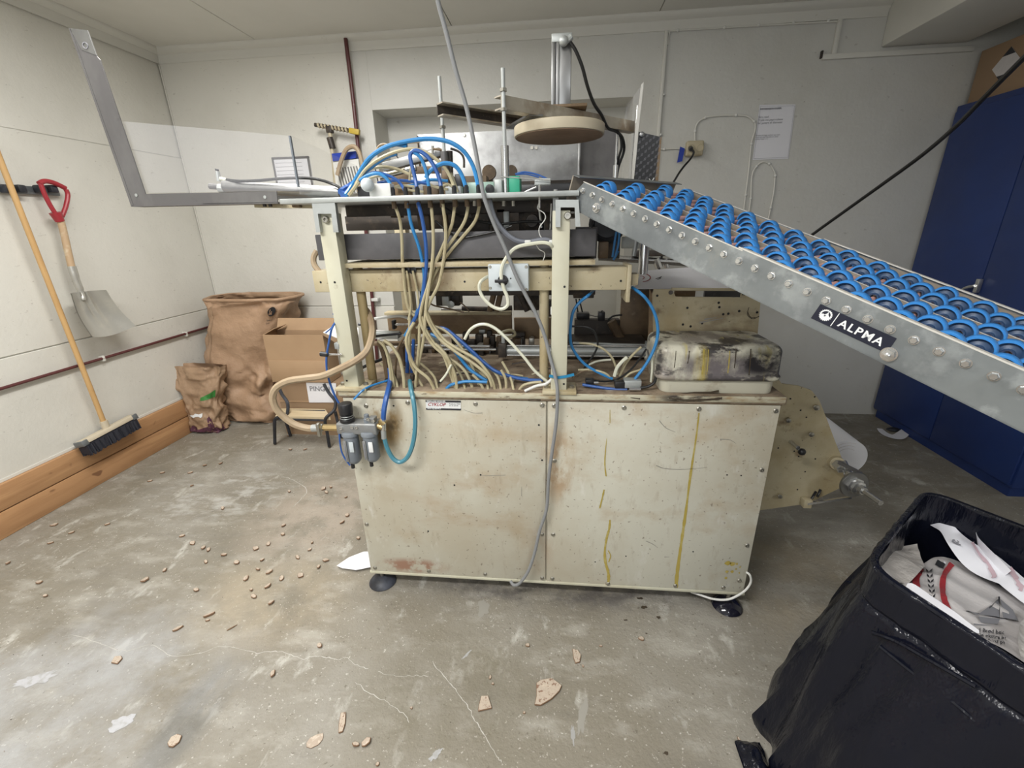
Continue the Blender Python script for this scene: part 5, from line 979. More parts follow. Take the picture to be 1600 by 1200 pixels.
# left cylinder, slide rails and L shaped guard bracket
rod([(351, 291), (532, 301)], 1.55, .019, 'alu', 'long_air_cylinder', 20); rod([(343, 294), (352, 295)], 1.55, .015, 'plate', 'cylinder_end'); rod([(328, 291), (343, 292)], 1.55, .010, 'greysteel', 'clevis')
rod([(340, 268), (342, 283)], 1.55, .007, 'plate', 'banjo_fitting'); rod([(339, 264), (339, 267)], 1.55, .006, 'black', 'fitting_screw'); rod([(344, 279), (354, 281)], 1.55, .006, 'paleh', 'hose_fitting')
hose([(354, 281, 1.55), (375, 283), (405, 282), (440, 279), (475, 278), (500, 281), (525, 290), (540, 300, 1.48)], 'blackcab', .005, 1.53, 'black_cable')
MB().beam(P(428, 309, Y=1.60), P(540, 311, Y=1.60), .02, .012).build('slide_rail', 'alu', mach); MB().beam(P(400, 321, Y=1.50), P(490, 322, Y=1.50), .02, .014).build('slide_rail', 'cream', mach)
rod([(432, 305), (530, 303)], 1.62, .006, 'steel', 'slide_rod'); blk(455, 319, 468, 324, 1.46, .02, 'brown', 'stop_block')
g = thing('guard_bracket', (-1.1, 1.44, 1.5), 'L shaped grey steel bracket reaching up left from the machine table', 'bracket')
gy = 1.44
h0, h1 = P(205, 322, Y=gy), P(432, 317, Y=gy)
m = MB(); m.prism([P(x, y, Y=gy) for x, y in ((205, 323), (226, 303), (432, 299), (434, 318))], V(0, .004, 0)); m.prism([P(x, y, Y=gy) for x, y in ((205, 323), (434, 318), (434, 315.5), (206, 320))], V(0, .05, 0)); m.build('lower_arm', 'greysteel', g)
m = MB(); m.prism([P(x, y, Y=gy) for x, y in ((205, 323), (108, 44), (136, 47), (151, 88), (156, 93), (227, 303))], V(0, .004, 0)); m.prism([P(x, y, Y=gy-.001) for x, y in ((205, 323), (107, 44), (110, 44), (208, 320))], V(0, .03, 0)); m.build('upright_arm', 'greysteel', g)
m = MB(); m.prism([P(x, y, Y=gy-.001) for x, y in ((109, 45), (136, 47), (150, 86), (128, 78))], V(0, .004, 0)); m.build('end_plate', 'alu', g)
c = P(133, 71, Y=gy-.002); m = MB(); m.lathe(c, V(0, -1, 0), [(.009, -.002), (.009, .0006), (.0065, .0006), (.0065, -.002)], 18, False); m.build('bolt_hole', 'greyink', g)
for (x, y) in ((213, 305), (414, 308)): m = MB(); m.lathe(P(x, y, Y=gy-.001), V(0, -1, 0), [(.005, 0), (.005, .001)], 12); m.build('rivet', 'plate', g)
for x in (414, 423): m = MB(); c = P(x, 323, Y=gy+.02); m.cyl(c+V(0, 0, .012), c, .006, n=8); m.build('bolt', 'gunk', g)
# clear guards
t = thing('clear_guard', (-1.1, 1.46, 1.56), 'clear acrylic guard sheet standing on the left bracket arm', 'guard')
m = MB(); m.prism([P(x, y, Y=1.455) for x, y in ((176, 188), (452, 212), (465, 298), (215, 302))], V(0, .004, 0)); m.build('sheet', 'clear', t)
m = MB(); m.prism([P(x, y, Y=1.453) for x, y in ((450.5, 212), (453, 212), (466.5, 292), (464, 292))], V(0, .008, 0)); m.build('sheet_edge', 'filter', t)
t = thing('clear_guard', (-.95, 1.9, 1.56), 'clear acrylic guard sheet receding behind the hoses at the left of the table', 'guard')
A, B = P(453, 212, Y=1.47), V(-1.10, 2.55, 1.775); A0 = V(A.x, A.y, 1.56); B0 = V(B.x, B.y, 1.56)
m = MB(); m.prism([A, B, B0, A0], V(.004, .001, 0)); m.build('sheet', 'clear', t)

# ---- stainless hood at the rear
hd = thing('rear_hood', (-.2, 2.3, 1.5), 'swirl finished stainless hood at the back of the machine table', 'hood')
a, b = P(652, 210, Y=2.25), P(905, 203, Y=2.25)
MB().box(a.x, b.x, 2.25, 2.254, 1.5, a.z, .001).build('front_sheet', 'stain', hd); MB().box(a.x, a.x+.004, 2.254, 2.75, 1.5, a.z).build('side_sheet', 'stain', hd); MB().box(a.x, b.x, 2.254, 2.75, a.z-.004, a.z).build('top_sheet', 'stain', hd)
MB().box(b.x-.002, b.x+.008, 2.243, 2.25, 1.5, b.z, .001).build('corner_trim', 'alu', hd)
c = P(965, 200, Y=2.32); MB().box(b.x+.006, c.x, 2.30, 2.304, 1.5, b.z+.01).build('side_door', 'greysteel', hd)
MB().box(a.x+.05, b.x, 2.3, 2.7, 1.48, 1.5).build('base_flange', 'gunk', hd)
for (x, y) in ((725, 211), (726, 236), (831, 231), (838, 231)): m = MB(); m.lathe(P(x, y, Y=2.25), V(0, -1, 0), [(.008, 0), (.007, .004)], 10); m.build('rivet', 'screw', hd)
hd2 = bpy.data.objects['rear_hood']
# ---- overhead press gantry: two parallel beams at 45 degrees, threaded posts, disc and actuator
gt = thing('overhead_press', (0, 1.7, 1.54), 'overhead press with a round cream disc and silver actuator above the machine table', 'press')
nn = V(.708, .706, 0).normalized(); pn = V(.706, -.708, 0)
def chan(p0, p1, m_, s=-1, name='beam'):
    m = MB(); m.beam(p0, p1, .004, .036); wb_ = m.build(name, m_, gt)
    for z in (.0165, -.0165): m = MB(); m.beam(p0+V(0, 0, z)+pn*.016*s, p1+V(0, 0, z)+pn*.016*s, .034, .004); m.build('flange', 'dirtyalu', wb_)
p1 = V(-.175, 1.502, 1.797); q1_ = p1+nn*.66
chan(p1, q1_, 'dirtyalu'); p2 = V(-.386, 1.565, 1.797)
chan(p2, p2+nn*.46, 'gunk', 1)
m = MB(); m.beam(p2+nn*.30+V(0, 0, -.02), p1+nn*.14+V(0, 0, -.018), .05, .006); m.build('cross_plate', 'alu', gt)
dcen = V(-.004, 1.690, 1.728)
m = MB(); m.lathe(dcen, V(0, 0, 1), [(.142, 0), (.150, .002), (.151, .004), (.151, .030), (.149, .032), (.05, .034)], 60, mats=[0, 0, 0, 0, 0]); ds = m.build('press_disc', 'disc', gt)
m = MB(); m.lathe(dcen+V(0, 0, -.0012), V(0, 0, 1), [(.146, 0), (.146, .001)], 60); m.build('disc_underside', 'discb', ds)
ac = P(875, 165, Y=1.74); az = 1.80
zt = P(875, 60, Y=1.74).z
m = MB(); m.box(ac.x-.018, ac.x+.035, 1.715, 1.765, az, zt, .003); m.build('actuator_body', 'alu', gt)
for dx in (-.026, -.010): m = MB(); m.box(ac.x+dx-.004, ac.x+dx+.006, 1.708, 1.716, az, zt-.004, .001); m.build('profile_rib', 'alu', gt)
m = MB(); m.box(ac.x-.019, ac.x-.004, 1.713, 1.7155, az, zt-.01); m.build('profile_groove', 'anth', gt)
m = MB(); m.box(ac.x-.03, ac.x+.036, 1.706, 1.768, zt-.02, zt+.004, .003); m.build('end_cap', 'plate', gt)
m = MB(); m.tube([P(878, 66, Y=1.70), P(888, 62, Y=1.70), P(893, 57, Y=1.70)], .009, n=10); m.ball(P(881, 64, Y=1.695), .015); m.build('actuator_port', 'plate', gt)
m = MB(); m.box(ac.x-.05, ac.x+.09, 1.70, 1.80, az+.018, az+.028, .003); m.build('mount_flange', 'brown', gt)
MB().tube([P(891, 66, Y=1.70), P(900, 80, Y=1.70), P(910, 105, Y=1.71), P(918, 135, Y=1.73), P(928, 162, Y=1.76), P(940, 180, Y=1.8), P(950, 200, Y=1.85), P(962, 205, Y=1.9), P(972, 215, Y=1.92), P(975, 235, Y=1.95), P(966, 262, Y=1.97), P(962, 290, Y=2.0)], .0055).build('black_cable', 'blackcab', gt)
MB().tube([P(955, 198, Y=1.9), P(968, 210, Y=1.92), P(971, 230, Y=1.93), P(966, 250, Y=1.95), P(963, 285, Y=2.0)], .005).build('black_cable', 'blackcab', gt)
for (xa, ya, zt_, yt, r1_, ztube) in ((-.405, 1.70, 1.925, 0, .0, 0), (-.168, 1.50, 1.88, 0, 0, 0)):
    top = 1.68 if xa < -.3 else 1.66
    m = MB(); m.cyl(V(xa, ya-.0, TZ1), V(xa, ya, top+.02), .0135 if xa < -.3 else .0125, n=14); m.build('post_sleeve', 'steel' if xa > -.3 else 'greysteel', gt)
    m = MB(); m.cyl(V(xa, ya, top), V(xa, ya, zt_), .006, n=10); m.build('threaded_rod', 'plate', gt)
    for z in (1.822, 1.772): m = MB(); m.lathe(V(xa, ya, z), V(0, 0, 1), [(.011, 0), (.011, .008)], 6); m.build('hex_nut', 'screw', gt)
m = MB(); c = P(962, 262, Y=1.95); m.cyl(V(c.x, 1.95, TZ1), V(c.x, 1.95, 1.665), .010); m.cyl(V(c.x, 1.95, 1.665), V(c.x, 1.95, 1.79), .005); m.build('rear_post', 'steel', gt)
m = MB(); c = P(990, 262, Y=1.93); m.cyl(V(c.x, 1.93, 1.50), V(c.x, 1.93, 1.86), .008); m.build('rear_post', 'steel', gt)
# clear edge-on screen + rubber tread plate
t = thing('side_screen', (.29, 1.92, 1.55), 'upright clear screen seen edge on beside the black tread plate', 'screen')
A = [P(1003, 130, Y=1.9), P(1005, 128, Y=1.9), P(990, 290, Y=1.9), P(987, 290, Y=1.9)]
m = MB(); m.prism([P(1002, 132, Y=1.9), P(1006, 128, Y=1.9), P(997, 208, Y=1.9), P(991, 290, Y=1.9), P(986, 290, Y=1.9), P(992, 208, Y=1.9)], V(.002, .02, 0)); m.build('screen_frame', 'galvtop', t)
B_ = [P(1003, 132, Y=1.91), P(988, 290, Y=1.91), P(968, 290, Y=2.35), P(978, 165, Y=2.35)]
m = MB(); m.prism(B_, V(.004, .0, 0)); m.build('sheet', 'clear', t)
t = thing('tread_plate', (.33, 1.90, 1.59), 'black rubber diamond tread plate standing behind the conveyor head', 'plate')
c4 = [P(x, y, Y=1.90) for x, y in ((998, 206), (1033, 214), (1026, 288), (990, 286))]
m = MB(); m.prism(c4, V(.002, .012, 0)); m.build('plate', 'black', t)
m = MB()
for i in range(7):
    for j in range(13):
        u, v = (i+.5)/6.5, (j+.5)/13
        if (i+j) % 2: continue
        base = c4[0].lerp(c4[1], min(u, .95)).lerp(c4[3].lerp(c4[2], min(u, .95)), v)+V(0, -.001, 0)
        for k in range(-1, 2): m.obox(base+V(.0030*k, 0, .001*k), V(.0005, 0, 0), V(0, .0006, 0), V(.001, 0, .005))
m.build('tread_bars', 'greyink', t, kind='stuff')
m = MB(); m.lathe(P(1003, 210, Y=1.895), V(0, -1, 0), [(.009, 0), (.009, .004), (.005, .006)], 14); m.build('bolt', 'alu', t)
m = MB(); m.prism([P(x, y, Y=1.899) for x, y in ((1031, 214), (1034, 214), (1028, 288), (1023, 288), (1026, 262))], V(0, .014, 0)); m.build('rusty_edge', 'brownplate', t)
m = MB(); m.tube([P(1014, 279, Y=1.88), P(1018, 283, Y=1.88), P(1022, 278, Y=1.88)], .0015); m.tube([P(1018, 283, Y=1.88), P(1018, 290, Y=1.88)], .002); m.build('white_clip', 'white', t)

# ================================================================== LONG GREY CABLE
m = MB(); m.tube([V(P(650, -200, Y=1.33).x, 1.33, 2.66), P(668, -100, Y=1.34), P(677, -40, Y=1.35), P(685, 5, Y=1.36), P(697, 50, Y=1.37), P(712, 110, Y=1.38), P(728, 165, Y=1.39), P(741, 225, Y=1.39), P(751, 280, Y=1.39), P(757, 310, Y=1.39), P(772, 350, Y=1.40), P(790, 390, Y=1.405), P(806, 430, Y=1.41), P(822, 462, Y=1.415), P(838, 492, Y=1.415), P(851, 525, Y=1.415), P(860, 560, Y=1.41), P(868, 590, Y=1.40), P(871, 615, Y=1.39), P(869, 660, Y=1.39), P(862, 710, Y=1.39), P(857, 750, Y=1.39), P(854, 795, Y=1.39), P(843, 830, Y=1.39), P(835, 865, Y=1.385), P(825, 893, Y=1.38), P(812, 911, Y=1.38), P(803, 914, Y=1.385), P(798, 908, Y=1.40)], .0062, n=9)
tag(m.build('grey_cable', 'greycab'), 'long grey cable hanging from the ceiling down over the front of the machine', 'cable')

# ================================================================== WHEEL CONVEYOR
P0 = V(.06853717, 1.4, 1.54053746); vv = V(.02572774, -.02578363, -.01355432); pitch = vv.length
vh = vv.normalized(); cn = V(.70787356, .70633917, 0); cu_ = vh.cross(cn).normalized()
cv = thing('wheel_conveyor', P0, 'sloping galvanised gravity conveyor with rows of blue skate wheels, right of the machine', 'conveyor')
def K(k, w, u): return P0+vv*k+cn*w+cu_*u
KN, WF = 33, .535
def rail(w, sgn, nm='side_rail'):
    m = MB(); t = .003
    out = [(-.75, -.012), (-.15, .020), (.2, .0235), (12.3, .0225), (12.9, .027), (KN, .027), (KN, -.060), (1.4, -.060), (.35, -.058), (-.05, -.047)]
    m.prism([K(a, w, b) for a, b in out], cn*t*sgn)
    lo = [(.35, -.058), (1.4, -.060), (KN, -.060)]
    r = m.build(nm, 'galv', cv)
    m = MB(); m.prism([K(1.2, w, -.060), K(KN, w, -.060), K(KN, w+sgn*.03, -.060), K(1.4, w+sgn*.03, -.060)], cu_*.003); m.build('bottom_flange', 'galv', r)
    m = MB(); m.prism([K(12.6, w-sgn*.0005, .0275), K(KN, w-sgn*.0005, .0275), K(KN, w+sgn*.012, .0275), K(12.9, w+sgn*.012, .0275)], cu_*-.003)
    m.prism([K(-.2, w-sgn*.0005, .0235), K(12.9, w-sgn*.0005, .0235), K(12.9, w+sgn*.005, .0235), K(-.2, w+sgn*.005, .0235)], cu_*-.002); m.build('top_flange', 'galvtop', r)
    m = MB(); m.prism([K(-.15, w+sgn*.0035, .018), K(KN, w+sgn*.0035, .02), K(KN, w+sgn*.0035, -.055), K(.5, w+sgn*.0035, -.055)], cn*sgn*.001); m.build('inner_face', 'railin', r)
    return r
rn = rail(0, 1); rf = rail(WF, -1)
bo = MB(); bo.lathe(V(0, 0, 0), V(0, -1, 0), [(.0085, 0), (.0085, .0015)], 16); bo.lathe(V(0, 0, 0), V(0, -1, 0), [(.0068, .0015), (.0068, .006), (.0052, .0085)], 6); bme = mesh_of(bo, 'bolt', 'steel')
bg = MB(); bg.lathe(V(0, 0, 0), V(0, -1, 0), [(.0135, 0), (.0135, .003)], 20); bg.lathe(V(0, 0, 0), V(0, -1, 0), [(.0105, .003), (.0105, .011), (.005, .0115), (.005, .016), (.003, .017)], 6); bgm = mesh_of(bg, 'large_bolt', 'steel')
for k in range(KN-1):
    inst('bolt', bme, rn, frame(K(k, 0, 0), vh, cn, cu_) @ Matrix.Rotation(k*.7, 4, 'Y'))
for (k, u) in ((1.75, -.026), (21.6, -.040)): inst('large_bolt', bgm, rn, frame(K(k, 0, u), vh, cn, cu_))
ax_ = MB(); ax_.cyl(V(0, .004, 0), V(0, WF-.004, 0), .0062, n=10); axm = mesh_of(ax_, 'axle', 'pink')
for k in range(KN-1): inst('axle', axm, cv, frame(K(k, 0, 0), vh, cn, cu_))
wh = MB(); r = .0265
wh.lathe(V(0, -.0118, 0), V(0, 1, 0), [(r1_, h1_*1.55) for r1_, h1_ in [(.0065, .000), (.0095, -.001), (.0105, .003), (.018, .005), (.0212, .003), (.0220, -.0005), (.0250, -.0005), (r, .0012), (r, .0138), (.0250, .0155), (.0220, .0155), (.0212, .012), (.018, .010), (.0105, .012), (.0095, .016), (.0065, .015)]], 28, False,
         mats=[1, 1, 1, 1, 0, 0, 0, 0, 0, 0, 0, 1, 1, 1, 1])
whm = mesh_of(wh, 'skate_wheel', ['bluewheel', 'wheelweb'])
rows = ((.040, 1), (.108, 0), (.178, 1), (.252, 0), (.345, 1), (.412, 0), (.485, 1))
for k in range(0, KN-1):
    for wv, par in rows:
        if k % 2 == par: inst('skate_wheel', whm, cv, frame(K(k, wv, .004), vh, cn, cu_) @ Matrix.Rotation(random.random(), 4, 'Y'))
for wv in (.214, .300):
    MB().prism([K(-.3, wv, .012), K(KN, wv, .012), K(KN, wv, -.03), K(-.3, wv, -.03)], cn*.002).build('divider_strip', 'railin', cv)
    MB().prism([K(-.3, wv-.001, .012), K(KN, wv-.001, .012), K(KN, wv+.003, .012), K(-.3, wv+.003, .012)], cu_*.0012).build('divider_lip', 'galvtop', cv)
ep = MB(); ep.prism([K(-1.3, -.005, .030), K(-1.3, WF, .030), K(-1.3, WF, -.06), K(-1.3, -.005, -.06)], vh*.004); ep.build('end_plate', 'railin', cv)
ep = MB(); ep.prism([K(-1.3, -.005, .030), K(-1.3, WF, .030), K(-.6, WF, .0305), K(-.6, -.005, .0305)], cu_*-.002); ep.build('end_plate_lip', 'galv', cv)
for k in (8.5, 22.5): MB().beam(K(k, .003, -.05), K(k, WF-.003, -.05), .03, .02, up=cu_).build('cross_member', 'galv', cv)
# nameplate
def inpl(x, y, w=-.0012):
    q = ray(x, y); O = P0+cn*w-V(0, 0, H); A = Matrix((vv, cu_, -q)).transposed(); s = A.inverted() @ (-O); return s.x, s.y
NP = [inpl(x, y) for x, y in ((1282, 475), (1401, 529), (1385, 552), (1267, 497))]
npl = MB(); npl.prism([K(a, -.0002, b) for a, b in NP], cn*-.0012); npl = npl.build('nameplate', 'label', cv, smooth=False)
kx0, kx1 = NP[3][0], NP[2][0]; uy0 = (NP[3][1]+NP[2][1])/2; uy1 = (NP[0][1]+NP[1][1])/2; hh = uy1-uy0; shx = ((NP[0][0]-NP[3][0])*pitch)/hh
def onlabel(x, y): return K(kx0, 0, uy0)+vh*(x+shx*y)+cu_*y-cn*.0019   # x along, y up, sheared like the plate
LEN = (kx1-kx0)*pitch
def onflat(x, y): return K(kx0, 0, uy0)+vh*x+cu_*y-cn*.0019
m = MB(); vf = text_mesh('ALPMA', 1, bold=.02, space=1.18); xa_, xb_ = min(v[0] for v in vf[0]), max(v[0] for v in vf[0]); yb_ = max(v[1] for v in vf[0])
put2d(m, vf, lambda x, y: onlabel(LEN*.33+(x-xa_)/(xb_-xa_)*LEN*.57, hh*.25+y/yb_*hh*.48)); m.build('lettering', 'whitep', npl, smooth=False)
m = MB(); put2d(m, ([(LEN*.265, hh*.06), (LEN*.275, hh*.06), (LEN*.275, hh*.96), (LEN*.265, hh*.96)], [(0, 1, 2, 3)]), onlabel); m.build('divider_line', 'whitep', npl, smooth=False)
m = MB(); gc = (LEN*.14+shx*hh*.5, hh*.52); R_ = hh*.33; N_ = 20
ring = []
for k in range(N_*4):
    a = 2*math.pi*k/(N_*4); rr = R_*(1.14 if k % 4 < 2 else 1.0); ring.append((gc[0]+rr*math.cos(a), gc[1]+rr*math.sin(a)))
inner = [(gc[0]+R_*.80*math.cos(2*math.pi*k/(N_*4)), gc[1]+R_*.80*math.sin(2*math.pi*k/(N_*4))) for k in range(N_*4)]
n4 = N_*4; put2d(m, (ring+inner, [(k, (k+1) % n4, n4+(k+1) % n4, n4+k) for k in range(n4)]), onflat)
mt = [(-.80, -.05), (-.45, .1), (-.25, .02), (0, .35), (.15, .75), (.40, .2), (.78, -.1)]; bot = [(.70, -.42), (.40, -.7), (0, -.82), (-.40, -.7), (-.70, -.42)]
pts = [(gc[0]+x*R_, gc[1]+y*R_) for x, y in mt+bot]; put2d(m, (pts, [tuple(reversed(range(len(pts))))]), onflat); m.build('gear_emblem', 'whitep', npl, smooth=False)
m = MB(); put2d(m, ([(gc[0]-.1*R_, gc[1]-.35*R_), (gc[0]+.05*R_, gc[1]-.1*R_), (gc[0]+.02*R_, gc[1]+.1*R_), (gc[0]-.25*R_, gc[1]-.12*R_)], [(0, 1, 2, 3)]), lambda x, y: onflat(x, y)-cn*.0006); m.build('emblem_cutout', 'label', npl, smooth=False)

# ================================================================== BIN WITH BLACK LINER
bn = thing('waste_bin', (1.07, .76, 0), 'large bin wrapped in a glossy black liner in the right foreground', 'bin')
RZ_ = .70
QA, QB, QC, QD = V(.722, .882, 0), V(1.075, 1.205, 0), V(1.44, .67, 0), V(.985, .29, 0)
def quadring(n=160, r=.06):
    cs = [QA, QB, QC, QD]; out = []
    for i in range(4):
        p = cs[i]; a = (cs[i-1]-p).normalized(); b = (cs[(i+1) % 4]-p).normalized()
        for k in range(9): t = k/8; out.append((p+a*r)*(1-t)**2+p*2*t*(1-t)+(p+b*r)*t*t)
    L = [0]
    for i in range(len(out)): L.append(L[-1]+(out[(i+1) % len(out)]-out[i]).length)
    res = []
    for k in range(n):
        s = L[-1]*k/n; i = max(j for j in range(len(out)) if L[j] <= s); t = (s-L[i])/(L[i+1]-L[i]); res.append(out[i].lerp(out[(i+1) % len(out)], t))
    return res
QR = quadring(); cen = (QA+QB+QC+QD)/4
def outset(p, d): v = (p-cen); return p+v.normalized()*d
prof = [(.70, 0.0), (.706, .006), (.70, .013), (.66, .016), (.625, .018), (.616, .012), (.607, .018), (.55, .030), (.45, .045), (.33, .060), (.20, .078), (.10, .10), (.04, .11), (.004, .10)]
def bag(u, v):
    i = int(u*160) % 160; k = v*(len(prof)-1); a = int(k); b = min(a+1, len(prof)-1); t = k-a
    z = prof[a][0]*(1-t)+prof[b][0]*t; d = prof[a][1]*(1-t)+prof[b][1]*t; p = QR[i]
    dn = max(0, .64-z)/.64
    th = u*2*math.pi; fold = (1-abs(nz((math.cos(th)*4.2+z*.5, math.sin(th)*4.2-z*.35, z*.5), 1.15, 3))*2.4)*.055*min(1, dn*1.8+.05)
    fine = (nz((math.cos(th)*13, math.sin(th)*13, z*3), 1, 6)*.012+nz((math.cos(th)*30, math.sin(th)*30, z*2.0), 1, 7)*.008)*min(1, dn*2+.25)
    sag = .006*nz((math.cos(th)*2, math.sin(th)*2, 0), 2, 8)
    q = outset(p, d+fold*1.0+fine); return V(q.x, q.y, max(.003, z+sag*(1 if z > .55 else 0)))
m = MB(); m.grid(lambda u, v: bag(u, v), 160, 78, True); m.build('liner', 'binbag', bn, ang=70)
m = MB(); m.grid(lambda u, v: (lambda p: V(p.x, p.y, RZ_-.40*v))(outset(QR[int(u*160) % 160], -.002-.012*v+.006*nz((u*30, v*4, 0), 1, 2))), 160, 16); m.build('liner_inside', 'binbag', bn, ang=70)
m = MB(); m.bm.faces.new([m.bm.verts.new(V(p.x, p.y, .31)) for p in [outset(q, -.015) for q in QR]]); m.build('liner_bottom', 'binbag', bn)
m = MB(); m.tube([V(p.x, p.y, RZ_-.002) for p in [outset(q, .006) for q in QR+[QR[0]]]], .008, sub=1); m.build('rim', 'binbag', bn)
# folds: hard creases on the front band
for pl in ([(1362, 988, .0), (1400, 1002, 0), (1450, 1030, 0), (1525, 1073, 0)], [(1375, 1010, 0), (1425, 1050, 0), (1475, 1085, 0), (1525, 1127, 0)]):
    def onside(x, y):
        q = ray(x, y); n_ = (QD-QA).cross(V(0, 0, 1)).normalized(); 
        if n_.dot(cen-QA) > 0: n_ = -n_
        O = QA+n_*.035-V(0, 0, H); t = O.dot(n_)/q.dot(n_); r = q*t; r.z += H; return r
    m = MB(); m.tube([onside(x, y) for x, y, _ in pl], .0045, n=6); m.build('liner_crease', 'binbag', bn)
# bag tail on the floor
m = MB(); c = P(1165, 1190, Z=0); m.grid(lambda u, v: c+V(.07*(u-.2)+.0, .12*(v-.6), .012+.03*math.sin(u*3.1)*math.sin(v*3.1)+.012*nz((u*4, v*4, 0), 1, 3)), 16, 16); m.grid(lambda u, v: c+V(.07*(u-.2), .12*(v-.6), .004), 4, 4, True); m.build('liner_tail', 'binbag', bn, ang=70)
# ---- wrappers in the bin
def sheet(name, edgeA, edgeB, m_, label, amp=.012, sc=7, seed=1, nu=26, nv=26, cat='wrapper', group=None):
    """edgeA, edgeB: lists of (px, py, z) along two opposite edges"""
    A = smoothpts([P(x, y, Z=z) for x, y, z in edgeA], 6); B = smoothpts([P(x, y, Z=z) for x, y, z in edgeB], 6)
    def at(Ls, t): k = t*(len(Ls)-1); i = min(int(k), len(Ls)-2); return Ls[i].lerp(Ls[i+1], k-i)
    def f(u, v, off=0):
        p = at(A, u).lerp(at(B, u), v); q = p*sc
        return p+V(0, 0, amp*((1-abs(nz(q, 1, seed))*3)*.7+.5*nz(q, 2.6, seed+1))+off)
    m = MB(); m.grid(f, nu, nv); o = m.build(name, m_, ang=75)
    if label: tag(o, label, cat, group)
    return o, f
s1, _ = sheet('waxed_wrapper', [(1362, 884, .655), (1380, 858, .62), (1402, 852, .60), (1432, 853, .60)], [(1372, 905, .67), (1400, 912, .66), (1425, 905, .64), (1446, 885, .61)], 'paper3', 'crumpled greyish waxed wrapper at the left end of the bin', .016, 9, 4)
m = MB(); m.tube([P(1397, 867, Z=.63), P(1401, 875, Z=.63), P(1405, 880, Z=.64)], .002); m.bm.free()
s2, g2 = sheet('printed_wrapper', [(1395, 905, .60), (1440, 882, .58), (1475, 870, .58), (1520, 890, .56), (1560, 915, .55), (1640, 965, .54)], [(1400, 915, .66), (1440, 940, .655), (1480, 965, .65), (1530, 1000, .64), (1570, 1020, .64), (1650, 1070, .63)], 'paper2', 'white wrapper printed with a wheat ear, red ring and sailing boat, in the bin', .009, 6, 9, 40, 34)
# printing is laid on the sheet by looking through (u, v) from pixel guesses
TAB = [(i/60, j/40, g2(i/60, j/40)) for i in range(61) for j in range(41)]
def px_of(p):
    d = p-V(0, 0, H); w_ = d.dot(FW); return 800+FPX*d.dot(RT)/w_, 600-FPX*d.dot(UP)/w_
TP = [(u, v, *px_of(p)) for u, v, p in TAB]
def on_sheet(x, y, off=.004):
    c_ = sorted(TP, key=lambda a: (a[2]-x)**2+(a[3]-y)**2)[:3]; ws = [1/((a[2]-x)**2+(a[3]-y)**2+.3) for a in c_]; W = sum(ws)
    u = sum(a[0]*b for a, b in zip(c_, ws))/W; v = sum(a[1]*b for a, b in zip(c_, ws))/W; return g2(u, v, off)
def band(pl, wpx, mname, name, par=s2, fn=on_sheet, off=.004):
    m = MB(); n = len(pl); Lp, Rp = [], []
    q = [V(x, y, 0) for x, y in pl]; q = smoothpts(q, 4)
    for i in range(len(q)):
        d = (q[min(i+1, len(q)-1)]-q[max(i-1, 0)]).normalized(); s_ = V(-d.y, d.x, 0)*wpx/2; Lp.append(m.bm.verts.new(fn(q[i].x+s_.x, q[i].y+s_.y, off))); Rp.append(m.bm.verts.new(fn(q[i].x-s_.x, q[i].y-s_.y, off)))
    for i in range(len(q)-1): m.bm.faces.new((Lp[i], Lp[i+1], Rp[i+1], Rp[i]))
    return m.build(name, mname, par, smooth=False)
band([(1487, 883), (1476, 897), (1472, 915), (1473, 932), (1479, 950), (1487, 965)], 9, 'red', 'red_ring'); band([(1439, 888), (1433, 900), (1430, 915), (1434, 922)], 11, 'red', 'red_ring')
band([(1462, 880), (1475, 887)], 9, 'ink', 'black_letter'); band([(1476, 880), (1470, 890)], 4, 'paper', 'letter_gap')
m = MB()
for k in range(6):
    yb = 937-k*8; xb = 1456-k*1.0
    for s_ in (-1, 1):
        pts = [(xb, yb), (xb+s_*4.5, yb-2.5), (xb+s_*5, yb-7), (xb+s_*1, yb-4)]; m.bm.faces.new([m.bm.verts.new(on_sheet(x, y, .0045)) for x, y in pts])
m.build('wheat_ear', 'ink', s2, smooth=False)
m = MB()
for pts in ([(1528, 962), (1560, 938), (1560, 966)], [(1562, 938), (1567, 966), (1590, 972), (1582, 955)], [(1527, 966), (1562, 969), (1558, 977), (1532, 975)], [(1508, 956), (1528, 961), (1528, 964)], [(1520, 976), (1552, 980), (1520, 979)]):
    m.bm.faces.new([m.bm.verts.new(on_sheet(x, y, .0045)) for x, y in pts])
m.build('boat_print', 'greyink', s2, smooth=False)
band([(1560, 934), (1561, 950), (1561, 968)], 1.6, 'ink', 'boat_mast'); band([(1561, 936), (1545, 952), (1529, 962)], 1.0, 'ink', 'boat_rigging'); band([(1508, 957), (1530, 961), (1562, 967), (1590, 973)], 1.4, 'ink', 'boat_boom')
for i, (tx, x0_, y0_) in enumerate((('pil Brød bak', 1523, 989), ('De ekstra br', 1525, 997), ('Maksi på', 1538, 1006))):
    m = MB(); put2d(m, text_mesh(tx, 8.5, bold=.15), lambda x, y: on_sheet(x0_+x*1.05, y0_-y+.12*x, .005)); m.build('printed_text', 'ink', s2, smooth=False)
s3, g3 = sheet('twisted_wrapper', [(1442, 790, .62), (1455, 786, .63), (1475, 802, .63), (1492, 822, .63), (1520, 843, .62), (1560, 870, .61), (1600, 905, .60), (1640, 930, .60)], [(1430, 811, .60), (1455, 820, .61), (1470, 830, .62), (1480, 852, .61), (1505, 880, .60), (1540, 905, .59), (1590, 932, .59), (1640, 970, .59)], 'paper', 'white wrapper twisted into a tail, lying across the bin behind the boat wrapper', .010, 8, 21, 44, 20)
TP3 = [(i/60, j/20, *px_of(g3(i/60, j/20))) for i in range(61) for j in range(21)]
